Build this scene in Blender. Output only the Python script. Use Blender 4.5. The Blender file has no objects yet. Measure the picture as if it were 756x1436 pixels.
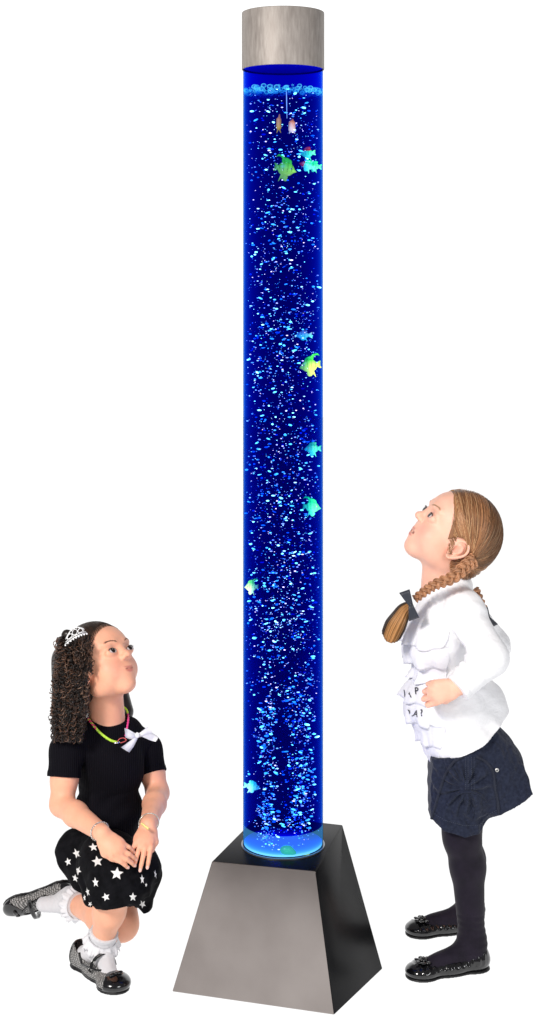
import bpy, bmesh, math, random
import numpy as np
from mathutils import Vector

# ------------------------------------------------------------------ camera
S = bpy.context.scene
COL = S.collection
CAM_H, FPX, PW, PH, HOR = 1.55, 2200.0, 756.0, 1436.0, 395.0
cam = bpy.data.cameras.new("camera")
cam.sensor_fit = 'VERTICAL'; cam.sensor_height = 24.0
cam.lens = 24.0 * FPX / PH
cam.shift_y = (HOR - PH / 2) / PH
cam.clip_start = 0.05; cam.clip_end = 200
camo = bpy.data.objects.new("camera", cam); COL.objects.link(camo)
camo.location = (0, 0, CAM_H); camo.rotation_euler = (math.radians(90), 0, 0)
S.camera = camo

# ------------------------------------------------------------------ world: a bright white backdrop behind, added white below the floor, a dim studio elsewhere
W = bpy.data.worlds.new("World"); S.world = W; W.use_nodes = True
nt = W.node_tree; nt.nodes.clear()
def wn(t, **kw):
    n = nt.nodes.new(t)
    for k, v in kw.items(): setattr(n, k, v)
    return n
tc = wn('ShaderNodeTexCoord'); sep = wn('ShaderNodeSeparateXYZ'); nt.links.new(tc.outputs['Generated'], sep.inputs[0])
def wm(op, a, b=None, clamp=False):
    n = wn('ShaderNodeMath', operation=op, use_clamp=clamp)
    for i, v in enumerate((a, b)):
        if v is None: continue
        if isinstance(v, (int, float)): n.inputs[i].default_value = v
        else: nt.links.new(v, n.inputs[i])
    return n.outputs[0]
az = wm('ARCTAN2', sep.outputs[0], sep.outputs[1])            # 0 straight ahead, + to the right
aa = wm('ABSOLUTE', az)
front = wm('MULTIPLY', wm('SUBTRACT', math.radians(62), aa), 1 / math.radians(12), True)
low = wm('MULTIPLY', wm('SUBTRACT', 0.62, sep.outputs[2]), 6.0, True)
below = wm('MULTIPLY', wm('MULTIPLY', sep.outputs[2], -1.0), 300.0, True)
mask = wm('MAXIMUM', wm('MULTIPLY', front, low), below)
mix = wn('ShaderNodeMixRGB'); nt.links.new(mask, mix.inputs[0])
mix.inputs[1].default_value = (0.20, 0.195, 0.20, 1); mix.inputs[2].default_value = (1.25, 1.25, 1.25, 1)
bg = wn('ShaderNodeBackground'); nt.links.new(mix.outputs[0], bg.inputs[0]); bg.inputs[1].default_value = 1.0
wo = wn('ShaderNodeOutputWorld'); nt.links.new(bg.outputs[0], wo.inputs[0])

# ------------------------------------------------------------------ studio softboxes
def area(name, loc, target, size, power, color=(1, 1, 1), size_y=None):
    l = bpy.data.lights.new(name, 'AREA'); l.energy = power; l.color = color; l.size = size
    if size_y: l.shape = 'RECTANGLE'; l.size_y = size_y
    o = bpy.data.objects.new(name, l); COL.objects.link(o); o.location = loc
    o.rotation_euler = (Vector(target) - Vector(loc)).to_track_quat('-Z', 'Y').to_euler()
    return o
area("key_softbox", (-2.1, 0.2, 3.1), (0.0, 3.5, 0.6), 0.8, 198, (1, 0.96, 0.92))
area("fill_softbox", (1.9, 0.3, 2.2), (0.1, 3.5, 0.7), 1.2, 42, (0.97, 0.98, 1))

S.view_settings.view_transform = 'Standard'; S.view_settings.look = 'None'
S.view_settings.exposure = 0; S.view_settings.gamma = 1
S.cycles.use_denoising = True
S.cycles.transparent_max_bounces = 32
S.cycles.max_bounces = 8
S.cycles.sample_clamp_indirect = 4

# ------------------------------------------------------------------ toolkit
def at(px, py, D):
    """pixel of the photograph and distance -> point in the room"""
    return np.array([(px - 378.0) * D / FPX, D, CAM_H - (py - HOR) * D / FPX])
def rpx(r, D=3.55): return r * D / FPX
def nrm(v):
    v = np.asarray(v, float); return v / (np.linalg.norm(v) + 1e-12)
_rs = np.random.RandomState(5)
_lat = _rs.rand(32, 32, 32)
def vnoise(P, f, seed=0):
    q = P * f + seed * 7.31
    i = np.floor(q).astype(int); t = q - i; t = t * t * (3 - 2 * t)
    r = 0
    for dx in (0, 1):
        for dy in (0, 1):
            for dz in (0, 1):
                w = (t[..., 0] if dx else 1 - t[..., 0]) * (t[..., 1] if dy else 1 - t[..., 1]) * (t[..., 2] if dz else 1 - t[..., 2])
                r = r + w * _lat[(i[..., 0] + dx) & 31, (i[..., 1] + dy) & 31, (i[..., 2] + dz) & 31]
    return r * 2 - 1

class SDF:
    def __init__(s): s.pr = []; s.post = None; s.pad = .025
    def _add(s, kind, k, op, cuts, **kw):
        s.pr.append(dict(kind=kind, k=k, op=op, cuts=cuts or [], **kw)); return s
    def cap(s, a, b, ra, rb, k=0.01, op='add', cuts=None, sq=None):
        return s._add('cap', k, op, cuts, a=np.array(a, float), b=np.array(b, float), ra=ra, rb=rb)
    def ell(s, c, r, R=None, k=0.01, op='add', cuts=None):
        return s._add('ell', k, op, cuts, c=np.array(c, float), r=np.array(r, float) * np.ones(3), R=np.eye(3) if R is None else np.array(R))
    def chain(s, pts, rad, k=0.01, op='add'):
        for i in range(len(pts) - 1): s.cap(pts[i], pts[i + 1], rad[i], rad[i + 1], k, op)
        return s
    @staticmethod
    def pd(p, P):
        if p['kind'] == 'cap':
            ab = p['b'] - p['a']; L = ab @ ab + 1e-12
            h = np.clip(((P - p['a']) @ ab) / L, 0, 1)
            d = np.linalg.norm(P - p['a'] - h[..., None] * ab, axis=-1) - (p['ra'] + (p['rb'] - p['ra']) * h)
        else:
            q = (P - p['c']) @ p['R']
            k0 = np.linalg.norm(q / p['r'], axis=-1); k1 = np.linalg.norm(q / p['r'] ** 2, axis=-1) + 1e-9
            d = np.where(k0 < 1e-6, -p['r'].min(), k0 * (k0 - 1) / k1)
        for (o, n) in p['cuts']: d = np.maximum(d, (P - o) @ n)
        return d
    @staticmethod
    def comb(F, d, k, op):
        if op == 'add':
            h = np.clip(.5 + .5 * (F - d) / k, 0, 1) if k > 0 else (d < F) * 1.
            return F * (1 - h) + d * h - k * h * (1 - h)
        d = -d
        h = np.clip(.5 - .5 * (F - d) / k, 0, 1) if k > 0 else (d > F) * 1.
        return F * (1 - h) + d * h + k * h * (1 - h)
    def __call__(s, P):
        F = np.full(P.shape[:-1], 1.0)
        for p in s.pr: F = s.comb(F, s.pd(p, P), p['k'], p['op'])
        return s.post(P, F) if s.post else F
    def bounds(s):
        lo, hi = [], []
        for p in s.pr:
            if p['op'] != 'add': continue
            if p['kind'] == 'cap':
                r = max(p['ra'], p['rb']); lo.append(np.minimum(p['a'], p['b']) - r); hi.append(np.maximum(p['a'], p['b']) + r)
            else:
                e = np.sqrt(((p['R'] * p['r']) ** 2).sum(1)); lo.append(p['c'] - e); hi.append(p['c'] + e)
        return np.min(lo, 0) - s.pad, np.max(hi, 0) + s.pad
    def mesh(s, h=0.0025, margin=0.012):
        B = 8
        lo, hi = s.bounds(); n = np.ceil((hi - lo) / (B * h)).astype(int)
        bi = np.stack(np.meshgrid(*[np.arange(k) for k in n], indexing='ij'), -1).reshape(-1, 3)
        C = lo + (bi + .5) * B * h; Rb = B * h * .5 * 1.74
        Fc = s(C)
        keep = np.abs(Fc) < Rb * 1.5 + margin
        bi, C, Fc = bi[keep], C[keep], Fc[keep]; nb = len(bi)
        g = np.stack(np.meshgrid(*[np.arange(B + 1)] * 3, indexing='ij'), -1).reshape(-1, 3)
        P = lo + (bi[:, None, :] * B + g[None]) * h
        F = np.full(P.shape[:2], 1.0)
        base = np.full(nb, 1.0)
        for p in s.pr:
            if p['op'] == 'add': base = np.minimum(base, s.pd(p, C))
        for p in s.pr:
            dc = s.pd(p, C)
            sel = (dc < base + 3 * Rb + p['k']) if p['op'] == 'add' else (dc < 2 * Rb + p['k'] + .01)
            if p['kind'] == 'ell' and p['r'].min() < .4 * p['r'].max(): sel |= np.linalg.norm(C - p['c'], axis=1) < p['r'].max() + 2 * Rb
            ix = np.nonzero(sel)[0]
            if len(ix): F[ix] = s.comb(F[ix], s.pd(p, P[ix]), p['k'], p['op'])
        if s.post: F = s.post(P, F)
        F = F.reshape(nb, B + 1, B + 1, B + 1); P = P.reshape(nb, B + 1, B + 1, B + 1, 3)
        neg = F < 0
        cn = np.zeros((nb, B, B, B), int); acc = np.zeros((nb, B, B, B, 3)); cnt = np.zeros((nb, B, B, B))
        sl = lambda o: slice(o, B + o)
        corners = [(a, b, c) for a in (0, 1) for b in (0, 1) for c in (0, 1)]
        for (a, b, c) in corners: cn += neg[:, sl(a), sl(b), sl(c)]
        act = (cn > 0) & (cn < 8)
        for ca in corners:
            for ax in range(3):
                if ca[ax]: continue
                cb = list(ca); cb[ax] = 1
                fa = F[:, sl(ca[0]), sl(ca[1]), sl(ca[2])]; fb = F[:, sl(cb[0]), sl(cb[1]), sl(cb[2])]
                m = ((fa < 0) != (fb < 0)) & act
                t = np.where(m, fa / np.where(m, fa - fb, 1), 0)
                pa = P[:, sl(ca[0]), sl(ca[1]), sl(ca[2])]; pb = P[:, sl(cb[0]), sl(cb[1]), sl(cb[2])]
                acc += np.where(m[..., None], pa + (pb - pa) * t[..., None], 0); cnt += m
        cell = bi[:, None, None, None, :] * B + np.stack(np.meshgrid(*[np.arange(B)] * 3, indexing='ij'), -1)[None]
        N = n * B + 4
        key = (cell[..., 0] * N[1] + cell[..., 1]) * N[2] + cell[..., 2]
        ka = key[act]; V = acc[act] / np.maximum(cnt[act], 1)[:, None]
        order = np.argsort(ka); ka = ka[order]; V = V[order]
        faces = []
        st = [N[1] * N[2], N[2], 1]
        for ax in range(3):
            o = [0, 0, 0]; o[ax] = 1
            f0 = neg[:, :B, :B, :B]; f1 = neg[:, o[0]:B + o[0], o[1]:B + o[1], o[2]:B + o[2]]
            e = f0 != f1; k = key[e]; flip = f0[e]
            u, w = [x for x in range(3) if x != ax]
            q = np.stack([k, k - st[u], k - st[u] - st[w], k - st[w]], 1)
            ix = np.searchsorted(ka, q); ix = np.minimum(ix, len(ka) - 1)
            ok = (ka[ix] == q).all(1)
            ix, flip = ix[ok], flip[ok]
            if ax == 1: flip = ~flip
            ix[~flip] = ix[~flip][:, ::-1]
            faces.append(ix)
        return V, np.concatenate(faces)
    def hit(s, o, d, tmax=1.0):
        """march from points o along d to the surface"""
        o = np.atleast_2d(o).astype(float); d = np.atleast_2d(d).astype(float)
        t = np.zeros(len(o))
        for _ in range(60):
            P = o + d * t[:, None]; v = s(P); t += np.clip(v, -.02, .05) * .8
            t = np.minimum(t, tmax)
        return o + d * t[:, None]
    def normal(s, P, e=.001):
        g = np.stack([s(P + np.eye(3)[i] * e) - s(P - np.eye(3)[i] * e) for i in range(3)], -1)
        return g / (np.linalg.norm(g, axis=-1, keepdims=True) + 1e-12)

class Frame:
    def __init__(s, o, fwd, up, sc=1.0):
        f = nrm(fwd); u = np.asarray(up, float); u = nrm(u - f * (u @ f)); r = np.cross(f, u)
        s.o = np.array(o, float); s.M = np.stack([r, f, u], 1); s.s = sc     # columns: right, forward, up
    def p(s, x, y, z): return s.o + s.M @ np.array([x, y, z], float) * s.s
    def v(s, x, y, z): return s.M @ np.array([x, y, z], float)
    def loc(s, P): return ((P - s.o) @ s.M) / s.s
    def ell(s, S_, c, r, rx=0, rz=0, ry=0, k=.01, op='add'):
        R = s.M @ rotm(rx, ry, rz)
        S_.ell(s.p(*c), np.array(r) * s.s, R, k * s.s, op)
    def cap(s, S_, a, b, ra, rb, k=.01, op='add'):
        S_.cap(s.p(*a), s.p(*b), ra * s.s, rb * s.s, k * s.s, op)
def rotm(rx, ry, rz):
    rx, ry, rz = [math.radians(v) for v in (rx, ry, rz)]
    X = np.array([[1, 0, 0], [0, math.cos(rx), -math.sin(rx)], [0, math.sin(rx), math.cos(rx)]])
    Y = np.array([[math.cos(ry), 0, math.sin(ry)], [0, 1, 0], [-math.sin(ry), 0, math.cos(ry)]])
    Z = np.array([[math.cos(rz), -math.sin(rz), 0], [math.sin(rz), math.cos(rz), 0], [0, 0, 1]])
    return Z @ Y @ X

def link(name, V, F, mats, parent=None, smooth=True, col=None, fm=None):
    V = np.asarray(V, float); off = np.array(parent_loc(parent)) if parent else np.zeros(3)
    me = bpy.data.meshes.new(name)
    if isinstance(F, np.ndarray):
        me.vertices.add(len(V)); me.vertices.foreach_set('co', (V - off).ravel())
        k = F.shape[1]
        me.loops.add(F.size); me.loops.foreach_set('vertex_index', F.ravel().astype(np.int32))
        me.polygons.add(len(F)); me.polygons.foreach_set('loop_start', np.arange(0, F.size, k, dtype=np.int32))
        me.update(calc_edges=True); me.validate()
    else:
        me.from_pydata([tuple(v) for v in (V - off)], [], F); me.validate()
    for m in (mats if isinstance(mats, (list, tuple)) else [mats]): me.materials.append(m)
    if smooth: me.polygons.foreach_set('use_smooth', [True] * len(me.polygons))
    if fm is not None: me.polygons.foreach_set('material_index', [int(i) for i in fm])
    if col is not None:
        ca = me.color_attributes.new('Col', 'FLOAT_COLOR', 'POINT')
        ca.data.foreach_set('color', np.concatenate([col, np.ones((len(col), 1))], 1).ravel())
    me.update()
    o = bpy.data.objects.new(name, me); COL.objects.link(o)
    if parent: o.parent = parent
    return o
def parent_loc(p):
    v = Vector((0, 0, 0))
    while p: v += p.location; p = p.parent
    return v
def sdfobj(name, S_, mats, parent=None, h=.0025, colf=None):
    V, F = S_.mesh(h); return link(name, V, F, mats, parent, True, colf(V) if colf else None)
def empty(name, loc, label, cat, group=None):
    o = bpy.data.objects.new(name, None); COL.objects.link(o); o.location = loc; o.empty_display_size = .1
    return tag(o, label, cat, group)
def tag(o, label, cat, group=None, kind=None):
    if label: o['label'] = label
    if cat: o['category'] = cat
    if group: o['group'] = group
    if kind: o['kind'] = kind
    return o
class MB:
    """collects quads/tris with a material index and a vertex colour"""
    def __init__(s): s.V = []; s.F = []; s.m = []; s.c = []; s.n = 0
    def add(s, V, F, mi=0, c=(1, 1, 1)):
        V = np.asarray(V, float); s.V.append(V); s.F += [tuple(int(i) + s.n for i in f) for f in F]
        s.m += [mi] * len(F); c = np.asarray(c, float)
        s.c.append(np.tile(c, (len(V), 1)) if c.ndim == 1 else c); s.n += len(V)
    def tube(s, pts, r, seg=5, mi=0, c=(1, 1, 1), closed=False, flat=1.0, ref=None):
        P = np.asarray(pts, float); n = len(P); r = np.ones(n) * r
        T = np.roll(P, -1, 0) - np.roll(P, 1, 0) if closed else np.gradient(P, axis=0)
        T /= np.linalg.norm(T, axis=1, keepdims=True) + 1e-12
        A = np.zeros((n, 3)); a = np.cross(T[0], [0.3, 0.5, 0.81] if ref is None else ref); a = nrm(a)
        for i in range(n):
            a = a - T[i] * (a @ T[i]); a = a / (np.linalg.norm(a) + 1e-12); A[i] = a
        Bn = np.cross(T, A); th = np.arange(seg) * 2 * np.pi / seg
        V = (P[:, None] + r[:, None, None] * (np.cos(th)[None, :, None] * A[:, None] + flat * np.sin(th)[None, :, None] * Bn[:, None])).reshape(-1, 3)
        F = []
        m = n if closed else n - 1
        for i in range(m):
            j = (i + 1) % n
            for k in range(seg):
                l = (k + 1) % seg; F.append((i * seg + k, i * seg + l, j * seg + l, j * seg + k))
        if not closed: F += [tuple(range(seg))[::-1], tuple((n - 1) * seg + k for k in range(seg))]
        s.add(V, F, mi, c)
    def sphere(s, c, r, u=10, v=7, mi=0, col=(1, 1, 1), R=None):
        r = np.ones(3) * r; V = [[0, 0, 1]]
        for i in range(1, v):
            for j in range(u):
                a, b = math.pi * i / v, 2 * math.pi * j / u; V.append([math.sin(a) * math.cos(b), math.sin(a) * math.sin(b), math.cos(a)])
        V.append([0, 0, -1]); F = []
        for j in range(u): F.append((0, 1 + j, 1 + (j + 1) % u)); F.append((len(V) - 1, 1 + (v - 2) * u + (j + 1) % u, 1 + (v - 2) * u + j))
        for i in range(v - 2):
            for j in range(u): F.append((1 + i * u + j, 1 + (i + 1) * u + j, 1 + (i + 1) * u + (j + 1) % u, 1 + i * u + (j + 1) % u))
        V = np.array(V) * r
        if R is not None: V = V @ np.asarray(R).T
        s.add(V + np.asarray(c), F, mi, col)
    def sheet(s, G, mi=0, c=(1, 1, 1), thick=0.0, nrmv=None):
        """grid of points (n,m,3), optional thickness"""
        n, m = G.shape[:2]
        if thick:
            du = np.gradient(G, axis=0); dv = np.gradient(G, axis=1); N = np.cross(du, dv); N /= np.linalg.norm(N, axis=-1, keepdims=True) + 1e-12
            V = np.concatenate([(G + N * thick / 2).reshape(-1, 3), (G - N * thick / 2).reshape(-1, 3)]); K = n * m; F = []
            for i in range(n - 1):
                for j in range(m - 1):
                    a, b, c_, d = i * m + j, i * m + j + 1, (i + 1) * m + j + 1, (i + 1) * m + j
                    F += [(a, d, c_, b), (K + a, K + b, K + c_, K + d)]
            for i in range(n - 1):
                for j in (0, m - 1): F.append((i * m + j, (i + 1) * m + j, K + (i + 1) * m + j, K + i * m + j))
            for j in range(m - 1):
                for i in (0, n - 1): F.append((i * m + j, i * m + j + 1, K + i * m + j + 1, K + i * m + j))
            s.add(V, F, mi, c)
        else:
            F = [(i * m + j, i * m + j + 1, (i + 1) * m + j + 1, (i + 1) * m + j) for i in range(n - 1) for j in range(m - 1)]
            s.add(G.reshape(-1, 3), F, mi, c)
    def build(s, name, mats, parent=None, smooth=True):
        return link(name, np.concatenate(s.V), s.F, mats, parent, smooth, np.concatenate(s.c), s.m)
def lathe(name, prof, cx, cy, mat, parent, seg=96, cap0=False, cap1=False):
    V = []; F = []
    for (r, z) in prof:
        for j in range(seg):
            a = 2 * math.pi * j / seg; V.append((cx + r * math.cos(a), cy + r * math.sin(a), z))
    for i in range(len(prof) - 1):
        for j in range(seg):
            k = (j + 1) % seg; F.append((i * seg + j, i * seg + k, (i + 1) * seg + k, (i + 1) * seg + j))
    if cap0: F.append(tuple(range(seg))[::-1])
    if cap1: F.append(tuple((len(prof) - 1) * seg + j for j in range(seg)))
    o = link(name, V, F, mat, parent)
    o.data.set_sharp_from_angle(angle=math.radians(40))
    return o

# ------------------------------------------------------------------ materials
class Mat:
    def __init__(s, name, color=(.5, .5, .5), rough=.5, metal=0, **kw):
        s.m = bpy.data.materials.new(name); s.m.use_nodes = True; s.t = s.m.node_tree
        s.b = s.t.nodes['Principled BSDF']; s.b.inputs['Base Color'].default_value = (*color, 1)
        s.b.inputs['Roughness'].default_value = rough; s.b.inputs['Metallic'].default_value = metal
        for k, v in kw.items():
            k = {'sss': 'Subsurface Weight', 'spec': 'Specular IOR Level', 'coat': 'Coat Weight', 'aniso': 'Anisotropic', 'sheen': 'Sheen Weight'}[k]
            s.b.inputs[k].default_value = v
    def n(s, t, **kw):
        n = s.t.nodes.new(t)
        for k, v in kw.items():
            if k in n.inputs.keys(): n.inputs[k].default_value = v
            else: setattr(n, k, v)
        return n
    def l(s, a, b): s.t.links.new(a, b)
    def vcol(s, noise=0, scale=60):
        a = s.n('ShaderNodeVertexColor', layer_name='Col'); out = a.outputs[0]
        if noise:
            nz = s.n('ShaderNodeTexNoise'); nz.inputs['Scale'].default_value = scale; nz.inputs['Detail'].default_value = 4
            tcn = s.n('ShaderNodeTexCoord'); s.l(tcn.outputs['Object'], nz.inputs['Vector'])
            r = s.n('ShaderNodeMapRange'); r.inputs[3].default_value = 1 - noise; r.inputs[4].default_value = 1 + noise; s.l(nz.outputs[0], r.inputs[0])
            mx = s.n('ShaderNodeVectorMath', operation='SCALE'); s.l(out, mx.inputs[0]); s.l(r.outputs[0], mx.inputs['Scale']); out = mx.outputs[0]
        s.l(out, s.b.inputs['Base Color']); return s
    def noisecol(s, c1, c2, scale=(40, 40, 40), detail=4, rough=None, lo=.35, hi=.65):
        tcn = s.n('ShaderNodeTexCoord'); mp = s.n('ShaderNodeMapping'); mp.inputs['Scale'].default_value = scale
        nz = s.n('ShaderNodeTexNoise'); nz.inputs['Scale'].default_value = 1; nz.inputs['Detail'].default_value = detail
        s.l(tcn.outputs['Object'], mp.inputs[0]); s.l(mp.outputs[0], nz.inputs['Vector'])
        cr = s.n('ShaderNodeValToRGB'); cr.color_ramp.elements[0].position = lo; cr.color_ramp.elements[1].position = hi
        cr.color_ramp.elements[0].color = (*c1, 1); cr.color_ramp.elements[1].color = (*c2, 1)
        s.l(nz.outputs[0], cr.inputs[0]); s.l(cr.outputs[0], s.b.inputs['Base Color'])
        if rough:
            r = s.n('ShaderNodeMapRange'); r.inputs[3].default_value = rough[0]; r.inputs[4].default_value = rough[1]
            s.l(nz.outputs[0], r.inputs[0]); s.l(r.outputs[0], s.b.inputs['Roughness'])
        return s
    def bump(s, kind='noise', scale=(200, 200, 200), dist=.001, strength=.5, detail=3):
        tcn = s.n('ShaderNodeTexCoord'); mp = s.n('ShaderNodeMapping'); mp.inputs['Scale'].default_value = scale
        s.l(tcn.outputs['Object'], mp.inputs[0])
        if kind == 'noise': t = s.n('ShaderNodeTexNoise'); t.inputs['Scale'].default_value = 1; t.inputs['Detail'].default_value = detail
        else: t = s.n('ShaderNodeTexWave'); t.inputs['Scale'].default_value = 1; t.inputs['Distortion'].default_value = .3
        s.l(mp.outputs[0], t.inputs['Vector'])
        b = s.n('ShaderNodeBump'); b.inputs['Distance'].default_value = dist; b.inputs['Strength'].default_value = strength
        s.l(t.outputs['Fac'] if kind != 'noise' else t.outputs[0], b.inputs['Height']); s.l(b.outputs[0], s.b.inputs['Normal']); return s
    def emit(s, color, strength):
        s.b.inputs['Emission Color'].default_value = (*color, 1); s.b.inputs['Emission Strength'].default_value = strength
        s.m.cycles.emission_sampling = 'NONE'; return s

# ------------------------------------------------------------------ floor: white ground made translucent, lit from added white below so no shadow shows
fm_ = Mat('white_lit_through', (.9, .9, .9), .6); t = fm_.t
tr = fm_.n('ShaderNodeBsdfTranslucent'); tr.inputs[0].default_value = (.92, .92, .92, 1)
df = fm_.n('ShaderNodeBsdfDiffuse'); df.inputs[0].default_value = (.8, .8, .8, 1)
ms = fm_.n('ShaderNodeMixShader'); ms.inputs[0].default_value = .10
fm_.l(tr.outputs[0], ms.inputs[1]); fm_.l(df.outputs[0], ms.inputs[2]); fm_.l(ms.outputs[0], t.nodes['Material Output'].inputs[0])
g = MB(); th = np.linspace(0, 2 * np.pi, 65)[:-1]
g.add([(14 * math.cos(a), 4 + 14 * math.sin(a), 0) for a in th], [tuple(range(64))])
tag(g.build('floor', fm_.m, None, False), None, None, None, 'structure')
# ================================================================== bubble tube lamp
TX, TY, TR = 0.0303, 3.51, 0.0895
Z0, ZS, ZC0, ZC1 = 0.290, 1.977, 2.024, 2.152       # tube foot, water surface, cap bottom, cap top
steel = Mat('brushed_steel', (.55, .51, .49), .3, 1, aniso=.5)
steel.noisecol((.25, .218, .205), (.42, .375, .355), (5, 5, 4), 4, (.27, .42), .2, .8).bump('noise', (14, 14, 500), .0002, .2)
steel_dark_reflection = Mat('steel_dark_reflection', (.03, .03, .032), .3, 0, spec=.04).noisecol((.003, .003, .004), (.008, .008, .009), (6, 6, 6), 4, (.2, .4))  # steel with the reflection of a dark studio put into its colour
capm = Mat('brushed_cap_steel', (.6, .57, .54), .55, .35, spec=.3)
capm.noisecol((.20, .175, .158), (.33, .30, .275), (150, 150, 26), 9, (.45, .65), .25, .75).bump('noise', (700, 700, 90), .0005, .6)
lamp = empty('bubble_tube_lamp', (TX, TY, 0), "tall blue bubble tube with steel cap on a flared steel pyramid base", "bubble tube lamp")

bot = [at(241, 1392, 3.42), at(469, 1425, 3.311), at(537, 1360, 3.534)]
for b_ in bot: b_[2] = 0.002
bot.append(bot[0] + bot[2] - bot[1] + np.array([.01, .02, 0]))
ZT = 0.290
def topat(px, py): D = (CAM_H - ZT) * FPX / (py - HOR); return at(px, py, D)
top = [topat(297, 1208), topat(443, 1222), topat(480.5, 1156.5), topat(361, 1143.5)]
bm = bmesh.new()
vb = [bm.verts.new(v) for v in bot]; vt = [bm.verts.new(v) for v in top]
fs = []
fs.append(bm.faces.new(vb[::-1])); fs.append(bm.faces.new(vt))
for i in range(4): fs.append(bm.faces.new((vb[i], vb[(i + 1) % 4], vt[(i + 1) % 4], vt[i])))
for f in fs: f.material_index = 0
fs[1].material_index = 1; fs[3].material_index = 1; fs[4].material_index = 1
bmesh.ops.recalc_face_normals(bm, faces=bm.faces)
bmesh.ops.bevel(bm, geom=list(bm.edges), offset=.0028, segments=3, profile=.5, affect='EDGES', clamp_overlap=True, material=-1)
me = bpy.data.meshes.new('base'); bm.to_mesh(me); bm.free()
for v in me.vertices: v.co -= lamp.location
me.materials.append(steel.m); me.materials.append(steel_dark_reflection.m)
for p_ in me.polygons: p_.use_smooth = True
me.set_sharp_from_angle(angle=math.radians(25))
base = bpy.data.objects.new('base', me); COL.objects.link(base); base.parent = lamp

# acrylic tube: a thin clear wall, mostly transparent with a fresnel sheen
acr = bpy.data.materials.new('clear_acrylic'); acr.use_nodes = True; t = acr.node_tree; t.nodes.remove(t.nodes['Principled BSDF'])
tb = t.nodes.new('ShaderNodeBsdfTransparent'); tb.inputs[0].default_value = (.97, .98, 1, 1)
gl = t.nodes.new('ShaderNodeBsdfGlossy'); gl.inputs['Roughness'].default_value = .03
fr = t.nodes.new('ShaderNodeFresnel'); fr.inputs[0].default_value = 1.008
mx = t.nodes.new('ShaderNodeMixShader'); t.links.new(fr.outputs[0], mx.inputs[0]); t.links.new(tb.outputs[0], mx.inputs[1]); t.links.new(gl.outputs[0], mx.inputs[2])
t.links.new(mx.outputs[0], t.nodes['Material Output'].inputs[0])
lathe('acrylic_tube', [(TR, Z0), (TR, ZC0 + .01)], TX, TY, acr, lamp)
# water: the lamp's blue light put in as absorption colour and glow
wat = bpy.data.materials.new('blue_lit_water'); wat.use_nodes = True; t = wat.node_tree; t.nodes.remove(t.nodes['Principled BSDF'])
tb = t.nodes.new('ShaderNodeBsdfTransparent'); tb.inputs[0].default_value = (1, 1, 1, 1); t.links.new(tb.outputs[0], t.nodes['Material Output'].inputs[0])
def absorb(t, sr, sg, sb, e=(0, 0, 0), es=0):
    mxs = max(sr, sg, sb)
    va = t.nodes.new('ShaderNodeVolumeAbsorption'); va.inputs['Density'].default_value = mxs
    va.inputs['Color'].default_value = (1 - sr / mxs, 1 - sg / mxs, 1 - sb / mxs, 1)
    ve = t.nodes.new('ShaderNodeEmission'); ve.inputs[0].default_value = (*e, 1); ve.inputs[1].default_value = es
    ad = t.nodes.new('ShaderNodeAddShader'); t.links.new(va.outputs[0], ad.inputs[0]); t.links.new(ve.outputs[0], ad.inputs[1])
    t.links.new(ad.outputs[0], t.nodes['Material Output'].inputs['Volume'])
absorb(t, 105, 58, 14.5, (0.0, .014, .55), 1.0)
wat.cycles.emission_sampling = 'NONE'
lathe('water', [(TR - .0005, Z0 + .004), (TR - .0005, ZS)], TX, TY, wat, lamp, cap0=True, cap1=True)
# air gap above the water: blue lamp light put in as a glowing volume
gapm = bpy.data.materials.new('blue_air_glow'); gapm.use_nodes = True; t = gapm.node_tree; t.nodes.remove(t.nodes['Principled BSDF'])
tb = t.nodes.new('ShaderNodeBsdfTransparent'); tb.inputs[0].default_value = (1, 1, 1, 1); t.links.new(tb.outputs[0], t.nodes['Material Output'].inputs[0])
absorb(t, 100, 60, 7.5, (0.02, .015, .9), 1.0); gapm.cycles.emission_sampling = 'NONE'
lathe('lit_air_gap', [(TR - .0005, ZS + .0005), (TR - .0005, ZC0 + .008)], TX, TY, gapm, lamp, cap0=True, cap1=True)
# steel cap with soft edge
c = .0025; R2 = .0925
capo = lathe('cap', [(TR + .0005, ZC0), (R2 - .0006, ZC0), (R2, ZC0 + .0006), (R2, ZC1 - c), (R2 - c * .3, ZC1 - c * .3), (R2 - c, ZC1)], TX, TY, capm.m, lamp, cap1=True)
# light disc at the foot, with an added glow shell imitating lit water above
glow = bpy.data.materials.new('added_foot_glow'); glow.use_nodes = True; t = glow.node_tree; t.nodes.remove(t.nodes['Principled BSDF'])
tb = t.nodes.new('ShaderNodeBsdfTransparent'); em = t.nodes.new('ShaderNodeEmission'); em.inputs[0].default_value = (.14, .62, .95, 1); em.inputs[1].default_value = 1.0
mx = t.nodes.new('ShaderNodeMixShader'); mx.inputs[0].default_value = .26; t.links.new(tb.outputs[0], mx.inputs[1]); t.links.new(em.outputs[0], mx.inputs[2]); t.links.new(mx.outputs[0], t.nodes['Material Output'].inputs[0])
glow.cycles.emission_sampling = 'NONE'
lathe('foot_glow_shell', [(TR - .0008, Z0 + .005), (TR - .0008, Z0 + .050)], TX, TY, glow, lamp)
capglow = Mat('blue_cap_glow', (.02, .03, .3), .5).emit((.008, .01, .36), 1.0)  # added glowing disc that brightens the dark underside of the cap
lathe('added_glow_disc', [(TR - .001, ZC0 + .0035), (TR - .001, ZC0 + .0065)], TX, TY, capglow.m, lamp, cap0=True, cap1=True)
led = Mat('light_diffuser', (.2, .5, .9), .5).emit((.16, .58, 1), 1.3)
lathe('light_disc', [(TR - .0025, Z0 + .0045), (TR - .0025, Z0 + .008)], TX, TY, led.m, lamp, cap0=True, cap1=True)
gask = Mat('foot_ring', (.25, .27, .3), .3, .8)
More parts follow.
